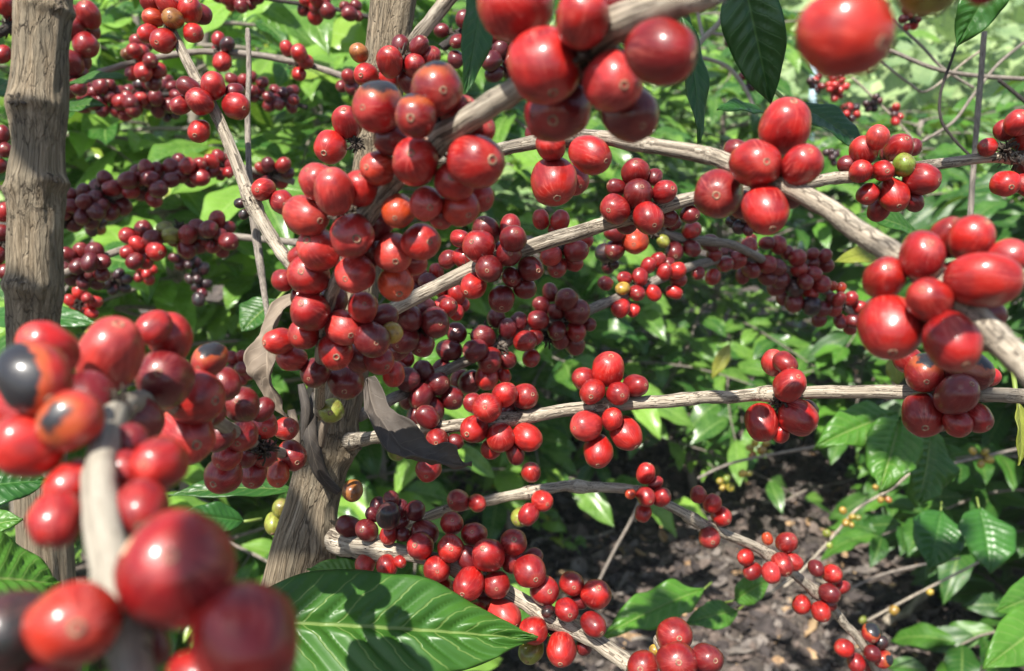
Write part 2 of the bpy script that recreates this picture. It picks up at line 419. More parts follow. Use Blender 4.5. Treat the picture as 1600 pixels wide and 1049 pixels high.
def bunch(br, txt, label, node=None, d=None, name='cherry_bunch', cat='cherry bunch', group='bunches of coffee cherries', stalk=True, sfac=1.0, items=None):
    items = items if items is not None else parse(txt)
    cx = sum(i[0] for i in items) / len(items); cy = sum(i[1] for i in items) / len(items)
    if node: cx, cy = node
    if br:
        S = BR[br]; ns = min(S, key=lambda s: (s[0] - cx) ** 2 + (s[1] - cy) ** 2); npos = at(ns[0], ns[1], ns[2]); ncx, ncy = ns[0], ns[1]
        if d is not None: npos = at(cx, cy, d)
    else:
        npos = at(cx, cy, d); ncx, ncy = cx, cy; S = [(cx, cy, d, 1)]
    e = empty(name, npos); tag(e, label, cat, group)
    placed = []
    def hit(x, y, dd, r):
        p = at(x, y, dd); rw = r * dd / F
        for q, qr in placed:
            if (p - q).length < (rw + qr) * .85: return True
        return False
    res = []
    front = [i for i in items if not i[5]]; back = [i for i in items if i[5]]
    for seq, sign in ((front[::-1], -1), (back, 1)):
        for (x, y, r, code, nav, bk, cap) in seq:
            s = min(S, key=lambda q: (q[0] - x) ** 2 + (q[1] - y) ** 2)
            db = s[2] if d is None else d
            dist = math.hypot(s[0] - x, s[1] - y); g = (s[3] + r)
            gap = math.sqrt(g * g - dist * dist) if dist < g else .25 * r * (sign < 0)
            dd = db + sign * gap * db / F * .96
            k = 0
            while hit(x, y, dd, r) and k < 70:
                dd += sign * .0006 * (db / .35); k += 1
            p = at(x, y, dd); rw = r * dd / F
            placed.append((p, rw))
            if nav:
                l2 = nav[0] ** 2 + nav[1] ** 2
                nv = (nav[0], -nav[1], math.sqrt(max(0, 1 - l2)) if l2 < 1 else 0)
            else:
                ox, oy = (x - cx) / (r * 2.2), (y - cy) / (r * 2.2); l = math.hypot(ox, oy)
                if l > 1: ox, oy = ox / l, oy / l
                nv = (ox * .9 + crng.gauss(0, .25), -oy * .9 + crng.gauss(0, .25), (.45 if not bk else -.5) + crng.gauss(0, .3))
            res.append((p, rw, nv, code, cap))
    for p, rw, nv, code, cap in res: put_cherry(e, p, rw * 1.045, nv, code, cap)
    if stalk:
        rm = sum(r[1] for r in res) / len(res)
        for k in range(2 if len(res) > 6 else 1):
            o = link('dry_stalks', STALK[crng.randrange(4)], e)
            dx = Vector((crng.gauss(0, .5), crng.gauss(0, .3), crng.gauss(0, .5))) * rm * (k > 0) * 1.6
            o.location = dx; o.scale = (rm * sfac * 1.2,) * 3; o.rotation_euler = (crng.uniform(0, 6), crng.uniform(0, 6), 0)
    return e
def cherries(e): return [c for c in e.children if c.name.startswith('cherry')]

def blob(cx, cy, rx, ry, n, r, codes, seed=None):
    """a random tight cluster filling an ellipse of the picture"""
    rg = random.Random(seed if seed is not None else int(cx * 7 + cy * 13)); out = []
    tries = 0
    while len(out) < n and tries < 900:
        tries += 1
        a = rg.uniform(0, 6.283); q = math.sqrt(rg.random())
        x, y = cx + rx * q * math.cos(a), cy + ry * q * math.sin(a); rr = r * rg.uniform(.82, 1.15)
        if all(math.hypot(x - o[0], y - o[1]) > (rr + o[2]) * .62 for o in out):
            out.append((x, y, rr, rg.choice(codes), None, rg.random() < .3, None))
    return out


from mathutils.bvhtree import BVHTree
def skin_scar(o, dirn, size, mat, seed=0, label=None):
    """an irregular corky patch lying on one cherry; dirn in camera axes"""
    me = o.data; bv = BVHTree.FromPolygons([v.co for v in me.vertices], [tuple(f.vertices) for f in me.polygons])
    R3 = o.matrix_local.to_3x3(); dl = (R3.inverted() @ cdir(*dirn)).normalized(); u = dl.orthogonal().normalized(); v = dl.cross(u)
    mb = MB(); N, K = 20, 5
    for i in range(K + 1):
        for j in range(N):
            a = 6.2832 * j / N; q = size * i / K * (1 + .55 * mnoise.noise(Vector((math.cos(a) * 1.6, math.sin(a) * 1.6, seed))))
            d = (dl + (u * math.cos(a) + v * math.sin(a) * .75) * q).normalized()
            h = bv.ray_cast(d * 2, -d)[0]
            mb.v.append(tuple(h + d * (.012 * (1 - (i / K) ** 2) + .002 - .012 * (i == K))))
    for i in range(K):
        for j in range(N):
            j2 = (j + 1) % N; mb.f.append((i * N + j, (i + 1) * N + j, (i + 1) * N + j2, i * N + j2))
    q = mb.build('skin_scar', M[mat], o)
    if label: q['label'] = label
M['cork'] = mat_simple('corky_skin', (.55, .42, .29), (.50, .25, .14), 2.2, .75)
M['bruise'] = mat_simple('bruised_skin', (.10, .06, .045), (.20, .045, .030), 2.0, .5)
# ================================================================== fruiting branches of the near coffee tree
branch('A', [(212, 1075, .118), (196, 980, .123), (178, 900, .128), (159, 800, .136), (156, 740, .144), (167, 680, .153), (182, 648, .168), (212, 628, .195), (262, 632, .225), (330, 655, .265), (400, 695, .33), (485, 720, .425)],
       (2.7, 2.8, 2.8, 2.8, 2.7, 2.6, 2.5, 2.4, 2.3, 2.3, 2.3, 2.4), 'palestem', 'thick pale bare branch curving up out of focus at the lower left', nodes=[(190, 950)])
branch('M', [(1120, -20, .165), (1030, 12, .175), (950, 45, .188), (870, 97, .203), (800, 143, .215), (740, 182, .226), (685, 220, .238), (635, 265, .252), (585, 322, .266), (556, 365, .275), (530, 430, .287), (513, 475, .297), (503, 540, .31), (500, 600, .34), (498, 650, .41)],
       (3.4, 3.4, 3.3, 3.2, 3.1, 3.1, 3.1, 2.9, 2.7, 2.5, 2.4, 2.3, 2.3, 2.3, 2.5), 'twig', 'tan branch slanting from the top edge down left through the biggest cherry bunches', nodes=[(930, 60), (670, 235), (560, 350)])
branch('F', [(715, -20, .41), (690, 12, .415), (655, 55, .42), (628, 88, .43), (600, 130, .44)], (4.0, 3.7, 3.5, 3.6, 4.0), 'twig', 'short brown side branch forking off the central trunk at the top')
branch('R1', [(585, 250, .43), (690, 248, .38), (775, 235, .35), (840, 222, .335), (920, 213, .32), (1000, 225, .30), (1100, 242, .282), (1145, 256, .27), (1215, 285, .255), (1290, 325, .245), (1350, 368, .235), (1405, 402, .225), (1460, 440, .215), (1520, 492, .208), (1600, 570, .198), (1660, 630, .19)],
       (2.8, 2.8, 2.7, 2.7, 2.7, 2.7, 2.7, 2.7, 2.7, 2.8, 2.9, 3.0, 3.1, 3.2, 3.3, 3.3), 'twig', 'pale branch sloping down to the right edge through two large cherry bunches', nodes=[(880, 215), (1180, 270), (1475, 450)])
branch('R2', [(545, 530, .43), (595, 494, .41), (720, 430, .40), (830, 386, .39), (940, 352, .385), (1060, 316, .385), (1170, 298, .39), (1270, 284, .395), (1330, 275, .40), (1450, 258, .405), (1575, 246, .41), (1640, 255, .415)],
       (3.6, 3.5, 3.4, 3.4, 3.2, 3.0, 2.8, 2.7, 2.7, 2.6, 2.5, 2.5), 'twig', 'long straight pale branch rising from the centre to the upper right edge', nodes=[(765, 410), (1000, 330), (1390, 266), (1582, 246)])
branch('R2b', [(600, 500, .46), (690, 440, .46), (740, 415, .46), (800, 375, .465), (870, 385, .47), (920, 370, .48)], 2.6, 'greytwig', 'thin grey branch hidden close behind the long straight pale branch')
branch('R3', [(560, 650, .45), (640, 610, .50), (690, 582, .51), (770, 545, .52), (840, 510, .53), (920, 485, .54), (1000, 450, .56), (1050, 428, .58), (1105, 410, .62), (1160, 405, .66), (1220, 418, .68), (1280, 448, .70), (1345, 500, .72)],
       3.2, 'greytwig', 'greyish branch with many dark maroon bunches crossing the middle of the picture')
branch('R3b', [(940, 345, .57), (1030, 363, .59), (1070, 374, .60), (1140, 382, .62), (1190, 405, .66)], 3.2, 'greytwig', 'short grey branch under the bunch of four large cherries')
branch('R5', [(522, 694, .455), (545, 690, .441), (570, 686, .420), (620, 678, .40), (700, 667, .39), (800, 655, .385), (900, 640, .38), (1000, 630, .375), (1100, 622, .37), (1180, 617, .368), (1280, 613, .36), (1400, 613, .342), (1500, 615, .327), (1640, 622, .31)],
       (6.5, 4.6, 3.3, 3.0, 2.9, 2.8, 2.8, 2.8, 2.7, 2.7, 2.7, 2.7, 2.7, 2.7), 'twig', 'almost level pale branch running from the trunk to the right edge', nodes=[(785, 657), (940, 636), (1205, 616), (1480, 614)])
branch('R6', [(488, 834, .454), (514, 844, .445), (540, 852, .432), (570, 858, .414), (640, 866, .40), (720, 888, .395), (800, 930, .39), (860, 965, .385), (930, 1002, .38), (985, 1040, .37), (1040, 1085, .36)],
       (8.5, 7.2, 5.4, 4.2, 3.4, 3.4, 3.4, 3.5, 3.5, 3.5), 'twig', 'sturdy pale branch growing from the trunk down to the bottom edge', nodes=[(590, 858), (720, 888), (860, 965)])
branch('R7', [(590, 845, .53), (640, 820, .51), (700, 796, .5), (780, 779, .5), (850, 765, .5), (900, 760, .51), (990, 767, .52), (1045, 790, .53), (1090, 815, .54), (1130, 833, .55), (1200, 866, .56), (1250, 905, .57), (1290, 940, .58), (1320, 975, .585), (1350, 1010, .59), (1380, 1070, .6)],
       3.0, 'twig', 'thin crooked branch with sparse small bunches arching to the lower right', nodes=[(830, 768), (905, 760), (1005, 770), (1085, 812), (1205, 868), (1275, 925)])
branch('Lb', [(247, -15, .47), (262, 30, .465), (283, 78, .46), (310, 130, .455), (340, 184, .45), (364, 240, .445), (392, 312, .44), (425, 372, .435), (455, 415, .43), (520, 500, .435), (545, 555, .44)],
       (1.9, 2.2, 2.5, 2.7, 3.0, 3.1, 3.3, 3.3, 3.3, 3.4, 3.5), 'twig', 'slender whitish branch slanting down right from the top left with three bunches', nodes=[(320, 150), (393, 318)])
branch('tw1', [(387, 45, .50), (389, 110, .495), (387, 190, .485), (391, 300, .465), (402, 380, .46), (412, 450, .455), (419, 500, .45)], (1.2, 1.5, 1.5, 1.8, 2.2, 1.7, 1.3), 'greytwig', 'dead upright grey twig beside the slender whitish branch', 'dry_twig', 'twig', 'dry twigs', nodes=[(387, 60), (393, 318)])
branch('U', [(1030, 1000, .36), (1055, 1045, .335), (1085, 1100, .31)], 2.8, 'twig', 'hidden branch stub under the bottom edge bunch of large cherries')
branch('C', [(1318, -22, .140), (1345, -80, .138), (1450, -85, .135), (1560, -220, .13), (1650, -420, .12)], 2.8, 'twig', 'blurred branch just above the top right edge holding the big single cherry')
# ------------------------------------------------------------------ branches of the tree behind on the left, darker
GL = 'shaded fruiting branches behind'
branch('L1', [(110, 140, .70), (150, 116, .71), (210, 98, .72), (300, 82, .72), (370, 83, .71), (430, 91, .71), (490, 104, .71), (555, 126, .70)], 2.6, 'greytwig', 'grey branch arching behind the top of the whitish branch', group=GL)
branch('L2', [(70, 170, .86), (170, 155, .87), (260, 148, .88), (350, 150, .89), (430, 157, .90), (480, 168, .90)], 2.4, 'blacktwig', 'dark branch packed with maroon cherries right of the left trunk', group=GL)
branch('L3', [(60, 352, .74), (110, 335, .75), (200, 300, .75), (250, 282, .75), (300, 266, .76), (360, 258, .77), (460, 285, .78)], 2.8, 'greytwig', 'grey shaded branch midway up right of the left trunk', group=GL)
branch('L4', [(70, 440, .69), (130, 415, .69), (200, 388, .70), (290, 370, .70), (360, 370, .69), (470, 380, .66)], 2.8, 'greytwig', 'shaded branch just above the bright leaves left of centre', group=GL)
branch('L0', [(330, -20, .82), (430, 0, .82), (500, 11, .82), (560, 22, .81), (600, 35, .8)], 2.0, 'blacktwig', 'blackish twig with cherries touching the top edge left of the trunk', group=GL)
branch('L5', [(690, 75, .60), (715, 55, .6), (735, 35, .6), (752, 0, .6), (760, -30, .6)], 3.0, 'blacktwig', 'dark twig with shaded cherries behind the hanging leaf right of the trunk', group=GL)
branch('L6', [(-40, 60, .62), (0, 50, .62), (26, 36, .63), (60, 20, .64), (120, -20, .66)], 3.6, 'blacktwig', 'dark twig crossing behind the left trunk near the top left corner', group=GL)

# ================================================================== cherry bunches
bunch('A', '''172,555,55,P,.42,-.78; 54,590,56,R,.2,.4^-.6,-.05,.24; 110,658,46,P,.0,-.15^-.05,-.1,.66; 258,592,49,D,.2,-.2; 305,620,43,R,.85,.1; 250,724,44,R,-.1,-.1; 290,680,46,R,.6,.2;
 45,695,50,R,-.7,-.3; *75,545,44,R,-.2,-.5; *265,527,36,R,.3,-.6; *328,562,28,M,0,-.3^.3,-.85,.5; *240,512,26,M; *88,812,40,R,.1,.8; *115,757,40,R,-.3,.3; *222,795,44,M,.3,.4; *200,745,40,M; 45,640,44,R; *140,625,42,D; *215,655,36,D; *20,620,44,M; *205,700,36,D''',
      'huge blurred bunch with a black-sided cherry at the left edge', node=(185, 648), sfac=.5)
eA = bunch('A', '''274,892,90,M,.25,-.45; 113,975,70,S,.5,-.2; 385,1000,82,M,.3,.5; 20,985,62,K,-.5,0; 50,1055,60,R; 310,1060,46,M; *235,1010,30,D''',
      'biggest out-of-focus cherries in the bottom left corner', node=(195, 965), sfac=1.0)
skin_scar([c for c in cherries(eA)][5], (-.34, .22, .9), .17, 'bruise', 1); skin_scar(cherries(eA)[5], (.18, .30, .93), .27, 'cork', 2, 'greyish corky blotch')
bunch('A', '''378,632,30,D,.1,-.2; 379,680,24,M,0,.4; 413,664,22,R,.3,.2; 447,670,19,R,.6,0; 456,712,24,M,.5,.3; 413,708,22,M,.1,.5; 434,741,19,O,.2,.6; 349,743,28,M,-.2,.3; 396,740,22,M,.1,.6; 355,712,22,M; *340,680,26,D; *410,640,18,D; *352,600,24,D; *325,640,26,D; *385,710,20,D''',
      'shaded medium bunch between the blurred left bunch and the trunk', node=(395, 695), sfac=.8)
bunch('M', '''851,103,54,R,.2,.85; 957,128,50,P,.2,.35; 805,8,54,R,-.5,-.2; 910,28,45,R,.1,-.35; 1032,82,50,M,.8,.3; *873,172,52,M,-.2,.5; *985,177,44,D,.3,.6; *965,2,34,D; *930,95,36,D''',
      'large sunlit blurred bunch at the top centre of the picture', node=(930, 62))
bunch('M', '''650,182,34,M,-.1,-.05^.05,-.95,.62; 592,168,39,M,-.3,-.4^.1,-.95,.50; 682,140,41,M,.2,-.4^-.05,-.95,.60; 650,253,38,R,-.08,-.12; 710,283,32,R,-.05,.0; 592,263,27,S,-.5,.1; 743,253,42,R,.6,.1; 667,318,27,P,.25,.35;
 623,330,26,O,-.1,.5; 612,218,26,D; 690,335,22,M; *718,182,30,R,.4,-.5; *748,205,26,R,.6,-.1; *720,323,30,S,.4,.5; *747,308,24,R,.6,.3; *640,215,26,D; *570,300,22,D''',
      'central upper bunch whose three top cherries have black caps', node=(672, 232), sfac=.8)
bunch('M', '''550,369,34,P,.35,.22; 522,300,33,P,-.05,-.75; 497,285,28,P,-.4,-.5; 478,337,34,P,.7,.3; 563,295,27,R,.2,-.6; 498,390,33,P,-.3,-.3; 482,430,31,R,-.12,-.1; 615,395,30,P,.2,.5; 555,428,30,P,-.3,.3; 618,443,27,O,.3,.6; *658,378,29,R,.5,.1; *590,350,24,D; *640,410,24,M; *575,395,24,D; *468,400,16,R''',
      'sunlit pinkish bunch in the middle of the picture below the black-capped one', node=(560, 372), sfac=.8)
bunch('M', '''537,512,28,P,.5,.4; 485,486,31,M,-.2,-.3; 567,480,25,R,.25,-.15; 475,522,24,R,-.3,.2; 525,548,29,R,.2,.3; 456,560,22,P,-.6,-.2; 437,533,23,R,-.7,.1; 493,582,23,D,-.2,.35; 540,595,28,D,.1,.5; 580,530,28,D,.4,.2; 592,563,23,M,.6,.4; 612,520,17,Y,.6,.1; *615,585,18,R; *442,438,17,M; *520,470,24,D; *600,495,20,D; *468,465,15,M; *560,560,22,D''',
      'lowest part of the long central cluster, above the curled dead leaves', node=(508, 520), sfac=.7)
bunch('F', '609,97,23,R,.1,-.5; 572,117,20,R,-.2,.3; 648,103,18,M,.1,-.3; 672,90,17,M,.4,-.3; 561,83,15,T,-.2,-.2; 655,72,15,D; *607,128,18,R; *640,128,18,D; *625,70,14,D',
      'red cherries with one brownish orange in front of the trunk top', node=(625, 98), d=.41)
bunch(None, '542,192,25,M,.0,-.5; 517,230,26,R,-.2,.5', 'pair of red cherries hanging at the left side of the central trunk', node=(556, 224), d=.40, sfac=.5)
bunch('R1', '865,284,36,R,.1,.75; 861,228,24,R,-.3,-.2; 922,242,32,R,.6,.4; *895,282,24,M,.4,.5; *838,210,16,D', 'red cherries dangling directly beneath the top centre blurred bunch', node=(885, 218), sfac=.5)
bunch('R1', '1181,256,39,R,.10,.12; 1253,258,31,R,.1,-.45; 1226,198,40,R,.1,-.7; 1123,303,39,M,-.3,.2; 1196,328,36,R,.1,.8; *1236,308,17,D; *1150,234,17,D; *1160,320,20,D', 'five big glossy cherries on the right-hand branch, under a dark leaf', node=(1188, 275), sfac=.7)
bunch('R1', '''1536,437,48,R,.85,.05; 1452,470,36,R,-.6,-.35; 1391,512,47,R,-.2,.75; 1488,533,43,R,.1,.75; 1381,435,35,R,-.2,-.35; 1441,400,36,M,-.1,-.4; 1517,372,33,R,.3,-.6; *1481,372,30,R,0,-.7; *1573,403,30,P,.5,-.2; *1543,492,26,D; *1539,528,20,M; *1480,440,30,D''',
      'large bunch of a dozen bright cherries at the right edge', node=(1478, 450), sfac=.8)
bunch('R2', '''1412,258,17,G,-.1,-.4; 1404,232,22,M,.1,-.4; 1371,215,18,P,-.1,-.5; 1349,236,23,R,-.4,-.3; 1380,267,18,R,-.1,.2; 1345,268,18,R,-.2,-.2; 1440,280,25,M,.6,.2; 1396,305,25,R,.0,.7; 1356,303,17,R,-.4,.5; *1323,257,13,D; *1428,315,15,D; *1373,328,17,M; *1428,230,13,D; *1388,240,14,D''',
      'bunch with a single green cherry on the upper right branch', node=(1392, 266), sfac=.7)
bunch('R2', '1571,287,21,R,-.1,.4; 1590,192,19,R,0,-.5; 1569,204,16,M,-.4,-.3; 1600,216,19,R; 1543,230,15,R,-.7,0; 1604,290,18,R; *1605,262,20,D', 'half-cut bunch at the far right edge of the upper branch', node=(1584, 246), sfac=.9)
bunch('R2', '''764,420,22,D,-.1,.2; 802,373,22,D,.2,-.3; 749,386,25,M,-.4,-.2; 795,396,22,D,.1,.1; 760,362,23,D,-.2,-.6; 799,433,17,D,.1,.4; 829,420,20,D,.5,.2; 784,467,20,D,0,.7; 740,447,20,R,-.5,.5; *797,355,18,M; *820,450,17,D; *719,373,16,M; *723,403,16,R; *700,405,15,D; *775,395,18,D''',
      'compact dark maroon bunch just right of the central cluster', node=(772, 408), sfac=.8)
bunch('R2', '''997,304,24,D,.1,-.3; 993,270,22,M,-.1,-.5; 1038,300,20,M,.4,-.1; 961,327,23,M,-.5,.2; 1013,341,25,M,.2,.5; 963,293,14,D; *1023,277,13,D; *1043,340,15,D; *1078,335,15,D,.5,.3; *980,350,16,D''',
      'dusky bunch above the orange cherry on the long straight branch', node=(1002, 332), sfac=.8)
bunch('R3b', '''992,377,22,O,-.2,.3; 960,363,15,D; 961,390,17,D,-.4,.4; 1050,348,13,D; 1081,360,15,R,.3,.1; 1053,393,16,D,0,.5; 1081,388,13,D; 1036,377,10,G; *1110,380,14,D; *1035,358,13,D; *945,395,14,K''',
      'small mixed bunch with an orange cherry and a tiny green one', node=(1020, 366), sfac=.9)
bunch('R2b', '845,343,14,R; 875,345,15,R; 871,362,15,M; 861,400,16,R; 900,392,18,M; 870,417,17,M,-.1,.6; 896,410,14,M; 910,376,15,M; *850,385,14,D; *885,375,15,D', 'small red bunch peeping out behind the long straight branch', node=(880, 385))
bunch('R3', '860,457,14,D; 885,468,18,D,0,-.4; 901,487,21,D,.3,-.1; 846,478,14,D; 868,487,13,D; 900,518,16,M,.1,.5; 870,517,16,D; 841,500,15,M; 920,507,11,D; *898,538,16,D; *875,531,14,D; *880,500,14,D', 'dark round bunch below right of the compact maroon bunch', node=(880, 497))
bunch('R3', '''755,527,20,D,-.3,-.2; 776,498,15,V; 810,502,14,V; 793,514,15,V; 821,533,18,R,.4,0; 836,527,12,R; 830,560,14,R,.1,.6; 743,548,18,D; 765,563,20,M,.0,.4; 760,590,18,R; 788,588,11,R; *793,562,14,D; *735,597,18,D; *702,547,19,D; *713,520,16,D; *722,597,19,M; *775,580,14,O''',
      'purplish and red bunch on the greyish middle branch', node=(775, 545))
bunch('R3', '637,593,18,V; 662,580,16,V; 683,600,18,D; 658,620,20,D; 705,622,20,D,.3,.2; 673,640,22,D; 650,652,16,D; 618,583,18,M; *690,575,14,D; *640,625,16,D; *633,560,14,M', 'dull purple bunch right above the curled grey dead leaf', node=(665, 602))
bunch('R3', '973,451,11,Y; 946,443,12,D; 976,435,11,M; 995,458,13,M; 1000,433,13,M; 1013,415,12,M; 1028,407,12,M; 1038,425,12,M; 1058,423,13,R; 1060,438,12,M; 1021,458,12,R; 1053,457,12,R; 970,482,14,R; 990,485,10,R; *1045,412,10,D; *1005,445,10,D', 'small bunch with one yellow cherry on the greyish middle branch', node=(1005, 445))
CH1 = [(1091,427,10,'M'),(1116,398,11,'M'),(1114,433,12,'R'),(1133,413,13,'M'),(1151,407,14,'M'),(1169,387,14,'M'),(1173,377,10,'M'),(1173,422,14,'D'),(1198,413,14,'M'),(1199,433,14,'D'),(1198,380,11,'D'),(1150,390,12,'D'),(1135,395,11,'D'),(1160,432,11,'D')]
bunch('R3', None, 'left part of the long maroon cherry chain right of centre', items=[(x, y, r, c, None, i > 10, None) for i, (x, y, r, c) in enumerate(CH1)], node=(1140, 408))
CH2 = [(1213,417,14,'D'),(1216,383,14,'M'),(1219,438,15,'D'),(1246,403,13,'M'),(1248,421,13,'M'),(1269,397,10,'D'),(1288,400,11,'D'),(1291,415,11,'D'),(1269,411,11,'D'),(1271,428,12,'M'),(1258,441,12,'D'),(1283,443,14,'M'),(1241,449,15,'K'),(1241,472,15,'D'),(1266,457,12,'R'),(1230,395,11,'D'),(1213,450,13,'D'),(1225,465,12,'D')]
bunch('R3', None, 'thick middle part of the maroon cherry chain, with a black dried cherry', items=[(x, y, r, c, None, i > 14, None) for i, (x, y, r, c) in enumerate(CH2)], node=(1245, 425))
CH3 = [(1301,447,8,'O'),(1314,450,8,'O'),(1268,477,15,'K'),(1286,483,13,'D'),(1304,483,12,'M'),(1311,468,11,'M'),(1329,467,11,'M'),(1343,480,11,'M'),(1313,502,11,'D'),(1333,502,11,'D'),(1328,513,10,'M'),(1300,468,11,'D'),(1345,497,9,'D'),(1280,500,11,'D')]
bunch('R3', None, 'drooping right end of the maroon chain with two tiny orange cherries', items=[(x, y, r, c, None, i > 11, None) for i, (x, y, r, c) in enumerate(CH3)], node=(1310, 475))
bunch('R5', '761,637,23,R,-.1,-.1; 788,617,22,R,.1,-.4; 782,684,22,R,.0,-.5; 741,671,22,R,-.4,.2; 824,683,22,R,.75,.45; 820,620,21,M,.5,-.2; 740,630,15,M; *767,702,15,M; *805,709,16,D; *760,655,15,D; *795,640,16,D', 'bright red bunch on the level branch right of the grey dead leaf', node=(787, 657), sfac=.6)
bunch('R5', '683,686,18,M,0,.2; 670,732,21,M,-.1,.4; 668,652,18,D; 712,690,12,D', 'few cherries half hidden behind the curled grey dead leaf', node=(690, 682))
bunch('R5', '950,577,26,R,.1,-.75; 926,612,20,R,-.2,.3; 966,615,18,M,.2,.1; 913,592,19,M,-.5,-.2; 993,603,19,M,.6,-.1; 957,655,18,R,.1,-.5; 916,665,24,P,-.75,.1; 978,677,25,R,.5,.7; 935,705,24,R,-.1,.7; *985,625,14,D; *940,640,14,D', 'sunlit bunch split above and below the level branch at centre right', node=(942, 640), sfac=.55)
bunch('R5', '1234,602,26,M,.2,-.5; 1227,567,19,M,.2,.4; 1209,567,20,P,-.3,-.6; 1190,660,27,R,.0,.85; 1247,652,28,R,.75,.5; *1220,678,14,R; *1262,640,16,D', 'streaky cherries on the level branch with open background', node=(1218, 622), sfac=.8)
bunch('R5', '''1494,617,32,D,.25,-.5; 1444,583,30,M,-.3,.45^.1,-.9,.55; 1513,578,33,D,.7,.1^.2,-.85,.45; 1443,648,33,M,-.3,.5; 1419,563,22,M; 1496,661,21,M; 1524,652,24,M,.3,.5; *1546,590,15,R; *1470,610,22,D; *1470,655,18,D''',
      'dark bunch with blackened cherries at the right end of the level branch', node=(1480, 614), sfac=.7)
bunch('R6', '545,823,18,D; 573,829,19,D,-.2,-.2; 607,806,20,K; 611,781,14,V; 624,795,14,V; 649,798,16,V; 583,804,12,V; 607,836,14,R; 630,836,12,D; 571,882,16,P,.1,.5; 605,884,16,R; 625,878,10,R; *590,790,13,V; *625,815,14,D', 'purplish bunch with a black cherry close to the trunk base', node=(592, 856), sfac=.6)
bunch('R6', '''657,853,22,M,-.25,-.25; 704,857,22,R,.1,-.2; 683,889,23,R,.1,-.1; 741,836,21,M,-.1,-.4; 763,868,27,M,-.25,-.55; 733,912,26,R,-.3,.3; 775,914,22,M,.05,0; 746,963,20,P,0,.6; 786,962,26,P,.7,.35; 723,955,18,R; 682,924,26,R,-.1,.5; 803,848,22,M,0,-.4; 800,874,21,M,.2,.3; 828,893,26,M,.3,.2; 851,923,22,M,.3,-.2; 735,874,20,D; 706,818,19,M,.1,-.4; *664,832,20,D; *832,872,15,D; *700,925,18,D; *760,930,18,D''',
      'crowded red bunch hanging over the large green leaf at the bottom', node=(752, 898), sfac=.7)
bunch('R6', '893,912,20,M,.1,0; 885,953,19,M,.2,.1; 931,929,24,R,.1,-.6; 834,986,24,R,-.1,-.1; 877,1014,25,R,-.1,.5; 830,1016,20,G,-.3,.5; 927,976,20,M,.5,.3; *912,1012,13,D; *905,940,14,D; 856,955,11,K', 'red bunch with a green cherry beside the tip of the large leaf', node=(868, 966), sfac=.7)
bunch('R7', '716,782,17,M; 745,786,15,R,.4,0', 'two cherries side by side on the crooked branch above the crowded bunch', node=(735, 790), stalk=False)
bunch('R7', '830,738,15,R; 847,783,17,R,.4,.1; 826,804,16,M; 813,808,15,G,-.4,.3', 'tiny bunch with a green cherry behind a red one on the crooked branch', node=(832, 768), sfac=.7)
bunch('R7', '1009,740,15,R; 1033,777,15,M; 1009,776,15,M; 1005,802,13,R; *1024,755,11,M; 985,772,8,O', 'loose handful of cherries at the bend of the crooked branch', node=(1010, 772), sfac=.6)
bunch('R7', '1108,840,17,P,.1,.2; 1127,807,16,R,.4,.2; 1113,787,14,R; 1091,773,13,M', 'four spaced cherries, lowest one bright, along the crooked branch', node=(1102, 812), sfac=.5)
bunch('R7', '1229,848,16,M; 1205,895,15,P,.1,.8; 1222,882,17,R; 1239,878,14,R; 1176,893,14,M; 1165,871,13,R; *1199,842,9,O', 'scattered cherries at the knuckle of the crooked branch over dark soil', node=(1206, 868), sfac=.4)
bunch('R7', '1252,945,15,R,-.2,0; 1283,956,15,R,.1,.5; 1300,897,16,R,.1,-.2; 1296,927,15,D; *1275,888,12,D; *1315,918,12,M; 1296,943,11,D', 'bunch near the lower end of the crooked branch', node=(1276, 928), sfac=.6)
bunch('R7', '1361,989,14,M,0,.3^.2,-.8,.4; 1319,1013,14,R,-.8,-.3; 1363,1021,12,D; 1338,1036,14,M; 1376,1004,11,K; 1380,1030,14,M,0,0^.6,-.2,.6; *1361,1042,12,D', 'greyish blotched bunch at the tip of the crooked branch', node=(1350, 1010), sfac=.6)
bunch('U', '1058,1034,31,M,-.1,-.3; 1053,994,28,M,.1,-.2; 1104,1029,25,D,.3,-.2; 1005,1042,25,M,-.3,-.2; *1023,1016,8,Y; *1080,1060,25,D', 'bunch of dusky cherries cut by the bottom edge', node=(1055, 1045), sfac=.7)
bunch('Lb', '295,137,17,D; 312,159,21,R,0,-.15; 333,134,20,R,.1,-.4; 369,166,21,R,.7,.3; 283,165,15,M; 311,205,19,R,0,.5; *367,144,14,D', 'neat seven-cherry bunch on the slender whitish branch', node=(320, 152), sfac=.7)
bunch('Lb', '270,29,17,T,.1,.2; 260,4,17,R; 297,16,20,R,.3,-.3; 255,64,20,R,-.1,.4; 232,52,15,R; 240,28,15,O; 302,52,16,R,.4,.4; 235,3,16,M; *313,22,16,D; *280,5,14,R', 'bunch with an olive brown cherry at the top of the whitish branch', node=(268, 30), sfac=.6)
bunch('Lb', '412,296,19,R,-.2,.2; 441,316,20,M,.4,.3; *375,318,9,K; *381,335,8,K', 'two red cherries beside the dry node of the whitish branch', node=(394, 318), sfac=.9)
# single cherries close to the lens
e = bunch('C', '1320,52,70,S,.50,.45', 'single big blurred orange-red cherry hanging from the top right edge', name='coffee_cherry', cat='cherry', node=(1320, -30), stalk=False)
cherries(e)[0].scale = (.0068, .0070, .0072); skin_scar(cherries(e)[0], (.62, .05, .78), .20, 'cork', 3, 'tan corky patch'); skin_scar(cherries(e)[0], (.50, -.42, .75), .17, 'cork', 4, 'tan corky patch')
e = bunch('C', '1450,-26,50,G,.2,.3; 1530,-16,24,R', 'blurred green cherry beside a red one, cut by the top right edge', node=(1460, -50), stalk=False)
